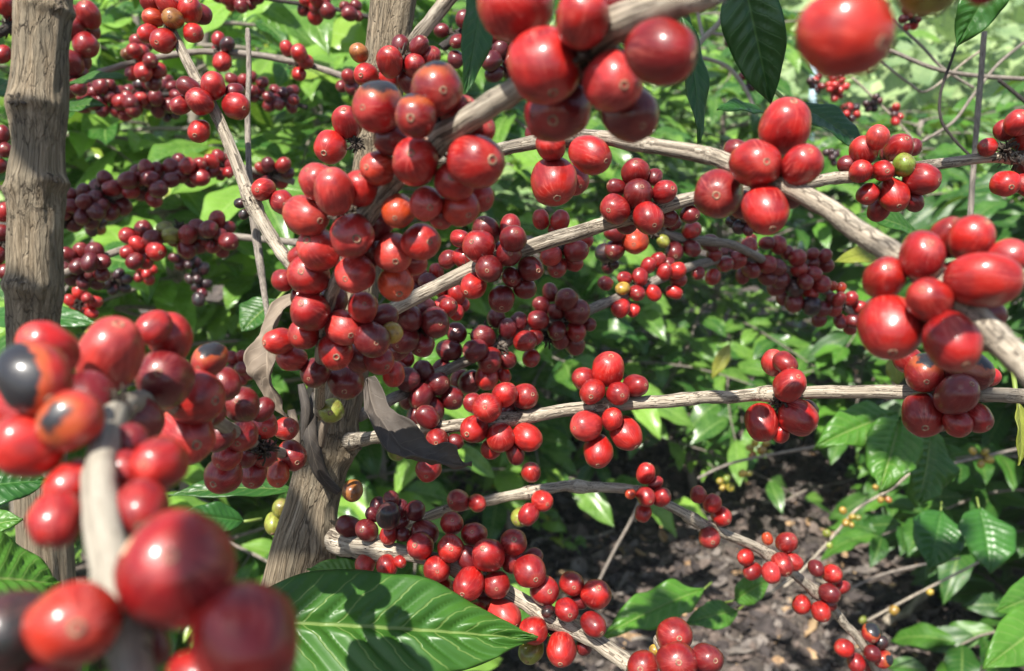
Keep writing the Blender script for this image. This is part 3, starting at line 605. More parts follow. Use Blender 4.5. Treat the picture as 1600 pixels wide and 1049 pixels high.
# unripe cherries near the trunk
bunch(None, '518,642,19,G,.1,.1', 'plump green cherry tucked under the central cluster on the trunk', name='coffee_cherry', cat='cherry', d=.39, stalk=False)
bunch(None, '551,767,17,T,.1,.3', 'olive and brown cherry at the right side of the lower trunk', name='coffee_cherry', cat='cherry', d=.43, stalk=False)
bunch(None, '440,795,15,G; 428,818,16,G', 'two pale green cherries left of the lower trunk', d=.50, stalk=False)
bunch(None, '620,705,15,G', 'lone green cherry behind the base of the grey dead leaf', name='coffee_cherry', cat='cherry', d=.46, stalk=False)

# ------------------------------------------------------------------ bunches behind on the left
GB = 'bunches on the shaded branches behind'
def bb(br, items, label, **k): return bunch(br, None, label, items=items, group=GB, **k)
bb('L1', parse('215,67,12,M; 210,80,12,M; 222,84,13,M; 235,95,12,D; 207,115,12,R; 224,112,15,R; 247,110,13,M; 240,130,12,D; 200,85,10,T; *228,70,11,D'), 'bunch on the arching grey branch nearest the left trunk')
bb('L1', parse('341,62,11,M; 355,70,12,K; 347,97,14,R; *340,78,10,D'), 'small bunch behind the tip of the upright dead twig')
bb('L1', parse('448,76,11,R; 467,83,13,R; 478,97,12,R; 467,116,11,R'), 'four bright small cherries on the right of the arching grey branch')
bb('L1', parse('545,120,11,M; 535,135,10,D; 550,138,11,D; 560,125,10,M'), 'little dark bunch where the arching branch meets the central cluster')
bb('L2', blob(165, 155, 42, 24, 15, 11, 'DDDM') , 'dark bunch against the right side of the left trunk, upper')
bb('L2', blob(245, 145, 32, 26, 14, 11, 'DDVK'), 'very dark bunch left of the neat seven-cherry bunch')
bb('L2', blob(205, 165, 20, 16, 7, 12, 'DMMR'), 'redder cherries low on the dark packed branch')
bb('L2', blob(385, 135, 28, 18, 12, 10, 'DDM'), 'dull bunch behind the upright dead twig')
bb('L2', blob(440, 155, 30, 16, 13, 9, 'DMV'), 'tip bunch of the dark packed branch, left of the trunk')
bb('L3', blob(125, 325, 30, 26, 14, 13, 'DDV'), 'shadowy bunch hugging the left trunk at mid height')
bb('L3', blob(172, 305, 26, 28, 12, 14, 'DDM'), 'shaded bunch just right of the one hugging the left trunk')
bb('L3', blob(228, 288, 28, 26, 12, 13, 'DDM'), 'shaded bunch in the middle of the left mid-height branch')
bb('L3', blob(290, 268, 30, 20, 12, 13, 'DDM') + [(303, 267, 11, 'G', None, False, None)], 'shaded bunch with a green cherry on the left mid-height branch')
bb('L3', blob(345, 258, 20, 16, 9, 11, 'DMR'), 'reddish bunch left of the whitish branch at mid height')
bb('L3', blob(425, 270, 26, 18, 9, 11, 'MV'), 'hazy bunch right of the whitish branch at mid height')
bb('L4', blob(132, 415, 34, 30, 15, 13, 'DVV'), 'blackish bunch beside the lower left trunk')
bb('L4', blob(220, 385, 26, 26, 11, 14, 'DMMR'), 'red bunch above the bright yellow-green leaves')
bb('L4', parse('258,358,12,G; 268,368,13,G') + blob(290, 375, 24, 18, 8, 14, 'DDM'), 'bunch with two dark green cherries left of centre')
bb('L4', blob(335, 368, 30, 26, 13, 13, 'DDM'), 'dense maroon bunch at the end of the lower left branch')
bb(None, blob(125, 478, 24, 22, 10, 11, 'RRM'), 'small glossy bunch just over the blurred bunch, beside the left trunk', d=.85)
bb('L0', blob(492, 12, 24, 14, 8, 11, 'DMR'), 'cherries along the blackish twig at the top edge')
bb('L0', blob(375, -2, 34, 12, 8, 11, 'MD'), 'cherries peeking in at the top edge right of the whitish branch')
bb('L0', blob(550, 16, 12, 14, 5, 10, 'DD'), 'three dark cherries at the top edge next to the trunk')
bb('L5', parse('725,30,13,D; 715,65,12,D; 690,48,11,D; 712,93,14,V; 740,20,10,D; 700,110,9,V'), 'nearly black cherries beside the hanging leaf right of the trunk')
bb(None, blob(785, 85, 26, 36, 11, 14, 'DVV'), 'shadowed bunch behind the top centre bunch, right of the hanging leaf', d=.62)
bb('L6', blob(128, 50, 14, 46, 11, 17, 'DDM'), 'shaded bunch peeping from behind the left trunk near the top')
bb('L6', parse('4,85,13,M; 6,8,14,R; 18,20,13,M'), 'cherries in the top left corner beside the left trunk')
bb(None, blob(112, 118, 12, 30, 5, 16, 'DD'), 'few shaded cherries right behind the left trunk', d=.66)
bb(None, parse('2,210,13,D; 8,235,12,D; -2,260,12,D'), 'maroon cherries at the left edge beside the trunk', d=.66)
bb(None, parse('6,332,14,M; 4,365,13,D; -4,400,14,D; 8,425,12,D'), 'shaded cherries at the left edge lower down', d=.66)
bb(None, blob(378, 570, 18, 22, 8, 11, 'DM'), 'small dull bunch in the gap between blurred bunch and dead leaf', d=.80)
bb(None, blob(705, 470, 18, 20, 7, 14, 'MRD'), 'small bunch under the long straight branch at its left end', d=.50)
bb(None, parse('680,503,24,D; 660,538,20,D; 640,497,20,D; 632,530,22,D; 700,480,15,M; 665,485,18,V; 622,545,18,D; *650,515,20,D'), 'deep maroon shaded bunch right of the lowest central cluster', d=.43)
bb(None, parse('650,455,15,V; 668,440,14,D; 690,452,13,D; 655,430,14,M; 682,425,12,R; 700,412,10,M'), 'small dark cherries in the gap above the long straight branch', d=.52)
# ================================================================== trunks
def trunk(key, pts, label, knobs_px, seed):
    """pts: px, py, width px, distance"""
    s = spline(pts, 30); path = [(at(x, y, d), wd * .95 * d / F / 2) for x, y, wd, d in s]
    knobs = []
    for kx, ky, kw, kh in knobs_px:
        i = min(range(len(s)), key=lambda j: abs(s[j][1] - ky)); L = sum((path[j + 1][0] - path[j][0]).length for j in range(i))
        dd = cdir((kx - s[i][0]) / (s[i][2] / 2), 0, .5 + .5 * (1 - min(1, abs(kx - s[i][0]) / (s[i][2] / 2)))).normalized()
        knobs.append((L, dd, kw * s[i][3] / F, kh * s[i][3] / F))
    e = empty('coffee_tree', path[-1][0]); tag(e, label, 'tree', 'coffee trees with bare trunks')
    mb = MB(); tube(mb, path, 96, .085, seed, 1.7, knobs)
    mb.v = [tuple(Vector(v) - e.location) for v in mb.v]
    mb.build('trunk', M['trunk'], e)
    # dried branch scars and flakes of bark standing off the trunk
    rr = random.Random(seed)
    for kx, ky, kw, kh in knobs_px:
        i = min(range(len(s)), key=lambda j: abs(s[j][1] - ky)); x, y, wd, d = s[i]
        off = max(-.8, min(.8, (kx - x) / (wd / 2)))
        p = path[i][0] + cdir(off, 0, math.sqrt(1 - off * off)).normalized() * (path[i][1] + kh * d / F * .45)
        mb = MB()
        for k in range(16):
            a = rr.uniform(0, 6.28); q = rr.uniform(.2, 1.0) * kw * .6 * d / F
            b = p + cdir(math.cos(a) * 1.3, math.sin(a) * .7, 0) * q
            dirn = cdir(math.cos(a) * .9, math.sin(a) * .6, .45).normalized()
            r0 = rr.uniform(.0006, .0017)
            tube(mb, [(b - dirn * .003, r0), (b + dirn * .001, r0 * .9), (b + dirn * rr.uniform(.002, .0035), r0 * .3)], 6, .3, k)
        mb.v = [tuple(Vector(v) - e.location) for v in mb.v]
        mb.build('branch_scar', M['scarbark'], e)
    return e, s, path
t1, s1, p1 = trunk('left', [(70, -60, 86, .55), (68, 0, 88, .55), (64, 90, 82, .55), (60, 165, 88, .55), (60, 230, 80, .55), (57, 280, 88, .55), (56, 350, 82, .552), (55, 440, 86, .555), (52, 520, 78, .56), (58, 640, 80, .57), (66, 780, 82, .58), (72, 900, 88, .59), (78, 1150, 100, .62), (80, 1500, 110, .68)],
    'thick knotted grey-brown trunk standing at the left side', [(55, 168, 15, 8), (100, 285, 11, 9), (48, 445, 12, 8), (105, 20, 9, 7), (22, 300, 9, 5)], 3)
t2, s2, p2 = trunk('mid', [(625, -60, 78, .45), (615, 0, 74, .45), (606, 70, 72, .45), (595, 150, 70, .45), (585, 240, 66, .45), (572, 340, 66, .45), (557, 450, 72, .45), (538, 560, 84, .45), (518, 640, 92, .45), (503, 720, 88, .45), (487, 790, 86, .45), (473, 845, 96, .45), (462, 900, 104, .455), (452, 980, 116, .47), (445, 1150, 130, .5), (440, 1500, 150, .56)],
    'furrowed central trunk from which the lower branches grow', [(512, 844, 34, 19), (548, 691, 24, 16), (565, 225, 10, 8), (600, 120, 10, 6)], 5)
# peeling strips of bark on the central trunk
def strip(pts, wpx, mat, parent, name='bark_strip', seed=0, curl=.5):
    s = spline(pts, 8); mb = MB(); n = len(s); rr = random.Random(seed)
    for i, (x, y, d) in enumerate(s):
        t = i / (n - 1); w_ = wpx * (.35 + .65 * math.sin(math.pi * (.15 + .8 * t))) * d / F
        x2, y2, _ = s[min(i + 1, n - 1)]; x1, y1, _ = s[max(i - 1, 0)]; l = math.hypot(x2 - x1, y2 - y1) or 1
        nx, ny = -(y2 - y1) / l, (x2 - x1) / l
        for j in range(7):
            v = j / 6 * 2 - 1
            p = at(x, y, d) + cdir(nx * v * .5 * w_, -ny * v * .5 * w_, curl * w_ * (1 - v * v) * .6 + .12 * w_ * mnoise.noise(Vector((i * .4, v * 2, seed))))
            mb.v.append(tuple(p)); mb.uv.append((t, j / 6)); mb.tint.append(.3 + .4 * mnoise.noise(Vector((i * .3, j, seed))))
    for i in range(n - 1):
        for j in range(6): mb.f.append((i * 7 + j, i * 7 + j + 1, (i + 1) * 7 + j + 1, (i + 1) * 7 + j))
    if parent: mb.v = [tuple(Vector(v) - parent.location) for v in mb.v]
    o = mb.build(name, M[mat], parent, None if parent else mb.v[len(mb.v) // 2])
    md = o.modifiers.new('thickness', 'SOLIDIFY'); md.thickness = .0005
    return o
strip([(496, 615, .405), (484, 660, .40), (490, 705, .40), (505, 745, .405), (530, 770, .41)], 26, 'dry', t2, seed=1)
strip([(455, 640, .41), (462, 690, .405), (458, 730, .41)], 18, 'drypale', t2, seed=2)
strip([(520, 640, .395), (506, 668, .395), (502, 700, .40)], 14, 'drypale', t2, seed=3)
strip([(470, 600, .40), (478, 640, .397), (474, 690, .40)], 16, 'dry', t2, seed=4)

# ================================================================== leaves
def leaf_geo(mb, base, tip, width, nrm, droop=.12, fold=.18, wave=.05, nu=22, nv=10, tint=.5, seed=0, mid=None, curl=0.0, pw=.9, quilt=1.0, crumple=0.0):
    """adds one leaf blade; base, tip: world points; droop bends it along -nrm, fold lifts its two halves"""
    ax = tip - base; L = ax.length; ax = ax / L
    nrm = (nrm - ax * nrm.dot(ax)).normalized(); side = ax.cross(nrm)
    b0 = len(mb.v)
    for i in range(nu + 1):
        u = i / nu
        c = base + ax * (L * u) + nrm * (droop * L * (4 * u * (1 - u)) * .5)
        if mid is not None: c = base * ((1 - u) ** 2) + mid * (2 * u * (1 - u)) + tip * (u * u)
        pr = math.sin(math.pi * min(1, u ** .86)) ** pw
        if u > .86: pr = min(pr, .40 * (1 - (u - .86) / .14) ** 1.1 + .012)
        hw = width * .5 * max(pr, .012)
        for j in range(nv + 1):
            v = j / nv * 2 - 1; av = abs(v)
            edge = 1 + wave * 1.3 * mnoise.noise(Vector((u * 7, math.copysign(1, v), seed * 1.7))) * av
            ph = (u * 10 - av * 1.7) % 1.0
            q = quilt * .022 * width * (math.sin(math.pi * ph) ** .6 if 0 < ph < 1 else 0) * (1 - av) ** .4 * min(1, av * 5)
            wv = wave * width * math.sin(u * 16 + seed + (v > 0) * 2) * av ** 2.2 * .9
            if curl:
                a = v * curl; px = math.sin(a) / max(abs(curl), .01) * hw; pz = (1 - math.cos(a)) / abs(curl) * hw
            else: px = v * hw * edge; pz = fold * hw * av ** 1.3
            p = c + side * px + nrm * (pz + q * 3.2 + wv)
            if crumple:
                q3 = p * 85 + Vector((seed, 0, 0)); p = p + nrm * (crumple * width * (mnoise.fractal(q3, 1, 2, 3))) + side * (crumple * .5 * width * mnoise.noise(q3 * 1.3))
            mb.v.append(tuple(p)); mb.uv.append((u, j / nv)); mb.tint.append(tint)
    for i in range(nu):
        for j in range(nv):
            a = b0 + i * (nv + 1) + j
            mb.f.append((a, a + 1, a + nv + 2, a + nv + 1))

def leaf(b, t, wpx, mat, label, tilt=(0, .3), droop=.12, fold=.2, wave=.05, tint=.5, name='coffee_leaf', cat='leaf', group='single coffee leaves', mid=None, curl=0, stalk=True, nu=40, nv=18, pw=.9, seed=None, quilt=1.0, crumple=0.0):
    """b, t: (px, py, distance) of base and tip; tilt leans the upper face from the camera (x right, y up)"""
    B, T = at(*b), at(*t); d = (b[2] + t[2]) / 2
    mb = MB(); leaf_geo(mb, B, T, wpx * d / F, cdir(tilt[0], tilt[1], 1), droop, fold, wave, nu, nv, tint, seed if seed is not None else b[0] + t[1], at(*mid) if mid else None, curl, pw, quilt, crumple)
    e = empty(name, B); tag(e, label, cat, group)
    mb.v = [tuple(Vector(v) - B) for v in mb.v]
    o = mb.build('blade', M[mat], e)
    md = o.modifiers.new('thickness', 'SOLIDIFY'); md.thickness = .0004
    if stalk:
        ax = (T - B).normalized(); m2 = MB(); q = cdir(0, .6, -.6)
        rr = .0011
        tube(m2, [(B - ax * .012 - B + q * .004, rr * 1.1), (B - ax * .004 - B + q * .001, rr), (Vector((0, 0, 0)), rr * .9)], 8)
        m2.build('leaf_stalk', M['ystalk'], e)
    return e
kk = NT('green_stalk'); kk.set(Base_Color=(.16, .22, .04, 1), Roughness=.5); M['ystalk'] = kk.m

leaf((335, 970, .335), (836, 1000, .37), 178, 'leaf', 'large glossy green leaf with pale veins lying along the bottom edge', tilt=(0, .75), droop=.05, fold=.14, tint=.42, wave=.05, nu=90, nv=30, seed=4, quilt=1.4)
leaf((-110, 905, .27), (92, 915, .30), 150, 'leaf', 'bright green leaf at the left edge beside the bottom blurred cherries', tilt=(.1, .9), tint=.75, droop=.1)
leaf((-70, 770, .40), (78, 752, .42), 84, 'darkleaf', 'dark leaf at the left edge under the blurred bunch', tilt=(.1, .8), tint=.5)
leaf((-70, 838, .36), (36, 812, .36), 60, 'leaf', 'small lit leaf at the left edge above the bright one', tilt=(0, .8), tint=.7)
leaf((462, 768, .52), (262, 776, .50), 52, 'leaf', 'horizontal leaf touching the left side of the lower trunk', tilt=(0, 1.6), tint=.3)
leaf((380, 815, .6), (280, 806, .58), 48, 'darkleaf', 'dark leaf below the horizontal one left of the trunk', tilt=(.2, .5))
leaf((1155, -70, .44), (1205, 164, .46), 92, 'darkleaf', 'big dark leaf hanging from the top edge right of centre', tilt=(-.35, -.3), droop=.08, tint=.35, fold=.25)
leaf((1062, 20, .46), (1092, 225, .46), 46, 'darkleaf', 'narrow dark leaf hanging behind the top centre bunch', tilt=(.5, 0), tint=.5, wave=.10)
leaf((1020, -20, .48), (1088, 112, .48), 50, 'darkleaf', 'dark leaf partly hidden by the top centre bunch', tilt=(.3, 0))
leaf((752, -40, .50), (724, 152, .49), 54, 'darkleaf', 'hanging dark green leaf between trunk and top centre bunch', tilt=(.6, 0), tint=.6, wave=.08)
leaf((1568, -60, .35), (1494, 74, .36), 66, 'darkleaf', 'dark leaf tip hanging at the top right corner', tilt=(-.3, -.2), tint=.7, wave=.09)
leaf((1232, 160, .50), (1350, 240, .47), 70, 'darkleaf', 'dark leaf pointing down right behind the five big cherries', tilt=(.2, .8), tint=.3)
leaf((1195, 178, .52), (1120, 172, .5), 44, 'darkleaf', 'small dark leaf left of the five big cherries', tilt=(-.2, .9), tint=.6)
leaf((1400, 648, .95), (1272, 700, .90), 72, 'leaf', 'fresh lit leaf pointing left under the level branch', tilt=(-.2, .6), tint=.7, wave=.10, quilt=1.7)
leaf((1405, 655, .92), (1372, 772, .86), 86, 'leaf', 'fresh ribbed leaf hanging down, middle of three under the level branch', tilt=(-.2, .3), tint=.7, wave=.11, quilt=2.0)
leaf((1452, 672, .95), (1430, 792, .92), 92, 'leaf', 'fresh hanging leaf, rightmost of three under the level branch', tilt=(.3, .3), tint=.45, wave=.10, quilt=1.7)
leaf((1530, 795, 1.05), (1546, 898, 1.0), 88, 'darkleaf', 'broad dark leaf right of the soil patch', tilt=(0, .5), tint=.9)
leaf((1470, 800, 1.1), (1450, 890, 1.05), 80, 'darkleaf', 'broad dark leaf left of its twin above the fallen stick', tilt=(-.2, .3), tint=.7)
leaf((1650, 960, .85), (1535, 1046, .80), 80, 'leaf', 'lit leaf in the bottom right corner', tilt=(0, .8), tint=.85)
leaf((1660, 920, .9), (1552, 958, .85), 62, 'leaf', 'glossy leaf just above the bottom right corner leaf', tilt=(0, .8), tint=.6)
leaf((1588, 625, .42), (1590, 728, .41), 44, 'yleaf', 'yellow-green leaf hanging at the right edge under the level branch', tilt=(.5, 0), tint=.4, fold=.35)
leaf((1098, 922, .85), (940, 996, .80), 64, 'leaf', 'light green wavy leaf over the dark soil', tilt=(-.1, .9), tint=.85, wave=.16, quilt=1.5)
leaf((1150, 955, .88), (1070, 975, .84), 44, 'leaf', 'small green leaf right of the light wavy leaf', tilt=(0, .6), tint=.6, wave=.10)
leaf((1148, 938, .9), (1205, 905, .88), 42, 'leaf', 'green leaf behind the crooked branch over soil', tilt=(0, .6), tint=.6)
leaf((1385, 396, .8), (1304, 410, .78), 34, 'yleaf', 'yellowing leaf under the right-hand branch', tilt=(0, .6), tint=.5)
leaf((1436, 368, .6), (1338, 336, .58), 50, 'leaf', 'green leaf below the bunch with a single green cherry', tilt=(0, .8), tint=.4)
leaf((1395, 555, .9), (1402, 602, .9), 36, 'yleaf', 'small yellow-green leaf behind the dark capped bunch', tint=.3)
leaf((1140, 538, 1.3), (1112, 592, 1.3), 22, 'yleaf', 'tiny yellow leaf among the green right of centre', tint=.7)
leaf((92, 142, .62), (200, 122, .60), 42, 'leaf', 'leaf poking out right of the left trunk, upper', tilt=(0, 1.2), tint=.3)
leaf((90, 178, .62), (165, 166, .60), 44, 'leaf', 'leaf poking out right of the left trunk, just below', tilt=(0, .9), tint=.3)
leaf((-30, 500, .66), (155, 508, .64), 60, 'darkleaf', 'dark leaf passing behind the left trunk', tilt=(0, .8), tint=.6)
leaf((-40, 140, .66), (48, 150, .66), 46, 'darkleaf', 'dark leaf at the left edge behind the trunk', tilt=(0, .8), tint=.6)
leaf((432, 470, .62), (378, 520, .60), 70, 'leaf', 'bluish green leaf behind the foot of the dead twig', tilt=(-.3, .4), tint=.3)
leaf((760, 520, .62), (640, 600, .58), 60, 'leaf', 'lit leaf under the deep maroon shaded bunch', tilt=(.1, .8), tint=.8)
leaf((580, 905, .42), (480, 890, .42), 46, 'leaf', 'lit leaf at the trunk behind the sturdy branch', tilt=(0, .8), tint=.85)
# dead leaves hanging on the central trunk
leaf((573, 596, .385), (738, 722, .36), 78, 'dry', 'curled dark grey dead leaf hanging across the level branch', mid=(605, 745, .345), curl=1.5, tint=.6, name='dead_leaf', cat='dead leaf', group='dead leaves', tilt=(.5, .5), stalk=False, wave=.14, crumple=.14, pw=.6)
leaf((470, 448, .36), (448, 652, .355), 62, 'drypale', 'pale brown withered leaf hanging left of the lowest central cluster', mid=(372, 565, .335), curl=1.25, tint=.5, name='dead_leaf', cat='dead leaf', group='dead leaves', tilt=(-.5, .1), stalk=False, wave=.18, crumple=.16, pw=.75)

# ================================================================== twigs at the right
def twig(key, pts, r, mat, label, **k): return branch(key, pts, r, mat, label, 'thin_twig', 'twig', 'thin twigs', sides=8, n=8, rough=.06, **k)
twig('w1', [(1030, 120, 1.0), (1078, 82, 1.0), (1100, 60, 1.0), (1128, 28, 1.0), (1134, -20, 1.0)], 3.4, 'palestem', 'whitish bare stem between top bunch and hanging dark leaf')
twig('w2', [(1100, 62, 1.0), (1092, 30, 1.02), (1085, -15, 1.03)], 2.2, 'palestem', 'short white offshoot left of the whitish bare stem')
twig('w3', [(1112, 52, 1.0), (1140, 58, 1.0), (1170, 82, 1.0), (1200, 100, 1.0)], 2.0, 'palestem', 'white offshoot pointing right behind the hanging dark leaf')
twig('w4', [(1085, 88, 1.0), (1135, 104, 1.0), (1165, 140, 1.0), (1180, 175, 1.0)], 2.4, 'palestem', 'whitish side twig sloping down behind the hanging dark leaf')
twig('v1', [(1538, 50, .62), (1530, 150, .62), (1522, 250, .62), (1516, 340, .62), (1512, 420, .64)], 2.0, 'greytwig', 'straight upright brown stem near the right edge')
twig('v2', [(1501, 52, .58), (1488, 90, .58), (1470, 145, .58), (1470, 185, .58), (1488, 215, .58), (1514, 242, .58)], 1.0, 'blacktwig', 'thin black hooked twig left of the upright brown stem')
twig('v3', [(1388, 78, .8), (1450, 104, .8), (1520, 118, .8), (1610, 124, .8)], 1.9, 'greytwig', 'grey twig crossing level near the top right')
twig('v4', [(1393, 30, .9), (1440, 72, .9), (1470, 104, .9), (1522, 138, .9)], 1.5, 'greytwig', 'thin dark twig crossing the level grey twig')
twig('v5', [(1610, 60, .8), (1560, 100, .8), (1520, 150, .8), (1490, 190, .8), (1440, 222, .8)], 1.5, 'greytwig', 'twig slanting down left across the upright brown stem')
twig('v6', [(1375, 95, .9), (1420, 130, .9), (1450, 142, .9), (1510, 95, .9), (1540, 75, .9)], 1.3, 'twig', 'yellowish curved twig near the top right corner')
twig('v7', [(1330, 120, 1.3), (1370, 158, 1.3), (1420, 210, 1.3), (1440, 238, 1.3)], 1.8, 'twig', 'far twig with tiny cherries right of the blurred single cherry')
twig('v8', [(1560, 125, .7), (1585, 145, .7), (1620, 175, .7)], 1.6, 'blacktwig', 'black twig end at the right edge, above the half-cut bunch')
twig('g1', [(1090, 748, 1.5), (1150, 722, 1.5), (1271, 699, 1.45), (1340, 690, 1.4)], 2.6, 'greytwig', 'grey twig over the soil under the streaky cherries')
twig('g2', [(1460, 732, 1.4), (1520, 717, 1.4), (1580, 704, 1.4), (1640, 690, 1.4)], 2.6, 'greytwig', 'grey twig with yellow berries at right')
twig('g3', [(1225, 918, 1.25), (1252, 893, 1.25), (1310, 829, 1.25), (1340, 795, 1.25), (1398, 760, 1.25), (1440, 720, 1.25)], 2.2, 'twig', 'slanting twig with small yellow fruit above the soil')
twig('g4', [(1355, 970, 1.6), (1420, 935, 1.6), (1515, 886, 1.6), (1560, 860, 1.6)], 2.4, 'twig', 'low twig with yellow fruit beside the fallen stick')
twig('g5', [(1300, 935, 1.8), (1360, 905, 1.8), (1424, 886, 1.8), (1500, 872, 1.8)], 2.6, 'greytwig', 'grey twig lying low above the yellow-fruited one')
twig('g6', [(935, 910, 1.5), (960, 860, 1.5), (985, 815, 1.5), (1000, 780, 1.5)], 2.6, 'greytwig', 'thin grey twig leaning over the dark soil')
twig('g7', [(1130, 955, .9), (1165, 940, .9), (1205, 925, .9), (1240, 900, .9)], 1.5, 'twig', 'green-tan leaf twig behind the crooked branch')
GY = 'small yellow unripe bunches'
def yb(txt, d, label): return bunch(None, txt, label, d=d, group=GY, stalk=True, sfac=.8)
yb('1317,798,6,Y; 1322,817,6,Y; 1331,808,5,Y; 1340,809,5,G; 1330,820,5,Y', 1.25, 'yellow berries midway on the slanting twig over soil')
yb('1292,834,6,G; 1296,852,5,G', 1.25, 'two greenish berries low on the slanting twig')
yb('1368,762,5,Y; 1376,781,5,Y; 1388,781,5,T', 1.25, 'yellow berries under the ribbed fresh leaf')
yb('1520,705,6,Y; 1539,707,6,Y; 1545,718,7,Y; 1533,725,6,Y', 1.4, 'yellow berries on the grey twig at right')
yb('1172,700,6,Y; 1180,692,6,Y; 1190,704,7,Y; 1176,711,6,T; 1197,693,6,Y; 1204,708,5,G', 1.5, 'yellow berry cluster beneath the streaky cherries')
yb('1125,752,5,Y; 1136,748,6,G; 1141,762,6,Y; 1129,762,5,Y; 1160,740,6,Y; 1170,740,5,G', 1.5, 'yellow-green berries left above the soil patch')
yb('1397,954,7,Y; 1348,969,6,G; 1453,925,5,Y', 1.6, 'three spaced yellow berries on the low twig')
GK = 'far dried bunches'
def kb(items, d, label): return bunch(None, None, label, d=d, items=items, group=GK)
kb(blob(1150, 55, 14, 34, 10, 7, 'KKD'), 1.15, 'black dried bunch left of the hanging dark leaf, upper')
kb(blob(1172, 115, 16, 30, 11, 7, 'KKKD'), 1.15, 'black dried bunch behind the hanging dark leaf, lower')
kb(blob(1275, 130, 12, 12, 6, 6, 'KRD'), 1.4, 'tiny dark bunch below the blurred single cherry')
kb(blob(1308, 135, 14, 22, 11, 6, 'RRM'), 1.4, 'tiny red bunch right below the blurred single cherry')
kb(blob(1328, 178, 14, 14, 8, 6, 'RRK'), 1.4, 'tiny red bunch above the bunch with a single green cherry')
kb(blob(1362, 160, 12, 14, 6, 6, 'KKV'), 1.3, 'tiny black bunch on the far twig')
kb(blob(1400, 180, 9, 13, 5, 6, 'RK'), 1.3, 'few tiny red and black cherries on the far twig')
kb(blob(1425, 25, 18, 20, 8, 7, 'DKR'), .9, 'dark small bunch just under the green cherry at top right')
kb(blob(1300, 245, 12, 10, 5, 6, 'KK'), 1.3, 'tiny black bunch left of the bunch with a single green cherry')
kb(blob(265, 165, 20, 20, 8, 9, 'KKV'), .95, 'blackened bunch behind the whitish branch, upper left')
kb(blob(150, 350, 14, 14, 6, 10, 'KT'), .95, 'dried dark and orange bunch right of the left trunk')
kb(blob(180, 440, 20, 14, 8, 9, 'KKK'), 1.0, 'black dried bunch above the bright yellow-green leaves')
kb(blob(310, 440, 14, 30, 9, 9, 'KKV'), 1.0, 'black dried bunch left of the dead twig')
kb(blob(288, 405, 16, 12, 6, 9, 'KV'), 1.0, 'black dried bunch under the dense maroon one')
kb(blob(228, 428, 12, 14, 7, 8, 'RM'), 1.0, 'small red bunch hanging lowest above the bright leaves')
kb(blob(1165, 345, 22, 18, 9, 10, 'KKV'), .58, 'black dried clump beneath the five big glossy cherries')
kb(blob(952, 408, 13, 14, 6, 9, 'KKV'), .6, 'black dried clump left under the orange cherry')

# ================================================================== ground, hill, litter
def sheet(name, xs, ys, zf, mat, kind='structure'):
    mb = MB(); nx = len(xs)
    for y in ys:
        for x in xs: mb.v.append((x, y, zf(x, y)))
    for j in range(len(ys) - 1):
        for i in range(nx - 1): mb.f.append((j * nx + i, j * nx + i + 1, (j + 1) * nx + i + 1, (j + 1) * nx + i))
    o = mb.build(name, mat); tag(o, kind=kind); return o
k = NT('soil'); tc = k.n('ShaderNodeTexCoord').outputs['Object']
n1 = k.noise(tc, 22, 6, .7); n2 = k.noise(tc, 2.2, 3)
c = k.mix(k.step(n1, .35, .68), (.030, .024, .021), (.115, .090, .075)); c = k.mix(k.math('MULTIPLY', k.step(k.noise(tc, 60, 2), .62, .70), .6), c, (.30, .25, .20))
k.set(Base_Color=c, Roughness=.95); k.bump(n1, 1.0, .02); M['soil'] = k.m
xs = [-9 + i * .09 for i in range(201)]; ys = [-2 + j * .07 for j in range(160)]
sheet('soil', xs, ys, lambda x, y: ground_z(x, y) + .045 * mnoise.fractal(Vector((x * 2.2, y * 2.2, 0)), 1, 2, 4) + .012 * mnoise.noise(Vector((x * 13, y * 13, 2))), M['soil'])
k = NT('hillside_green'); tc = k.n('ShaderNodeTexCoord').outputs['Object']
n1 = k.noise(tc, .9, 6, .7); c = k.mix(k.step(n1, .35, .65), (.10, .19, .06), (.30, .42, .15)); k.set(Base_Color=c, Roughness=.9); k.bump(n1, 1.0, .4); M['hill'] = k.m
hx = [-90 + i * 3 for i in range(61)]; hy = [9.1 + j * 1.5 for j in range(60)]
sheet('hillside', hx, hy, lambda x, y: ground_z(x, y) - .05 + .5 * mnoise.fractal(Vector((x * .12, y * .12, 4)), 1, 2, 4), M['hill'])

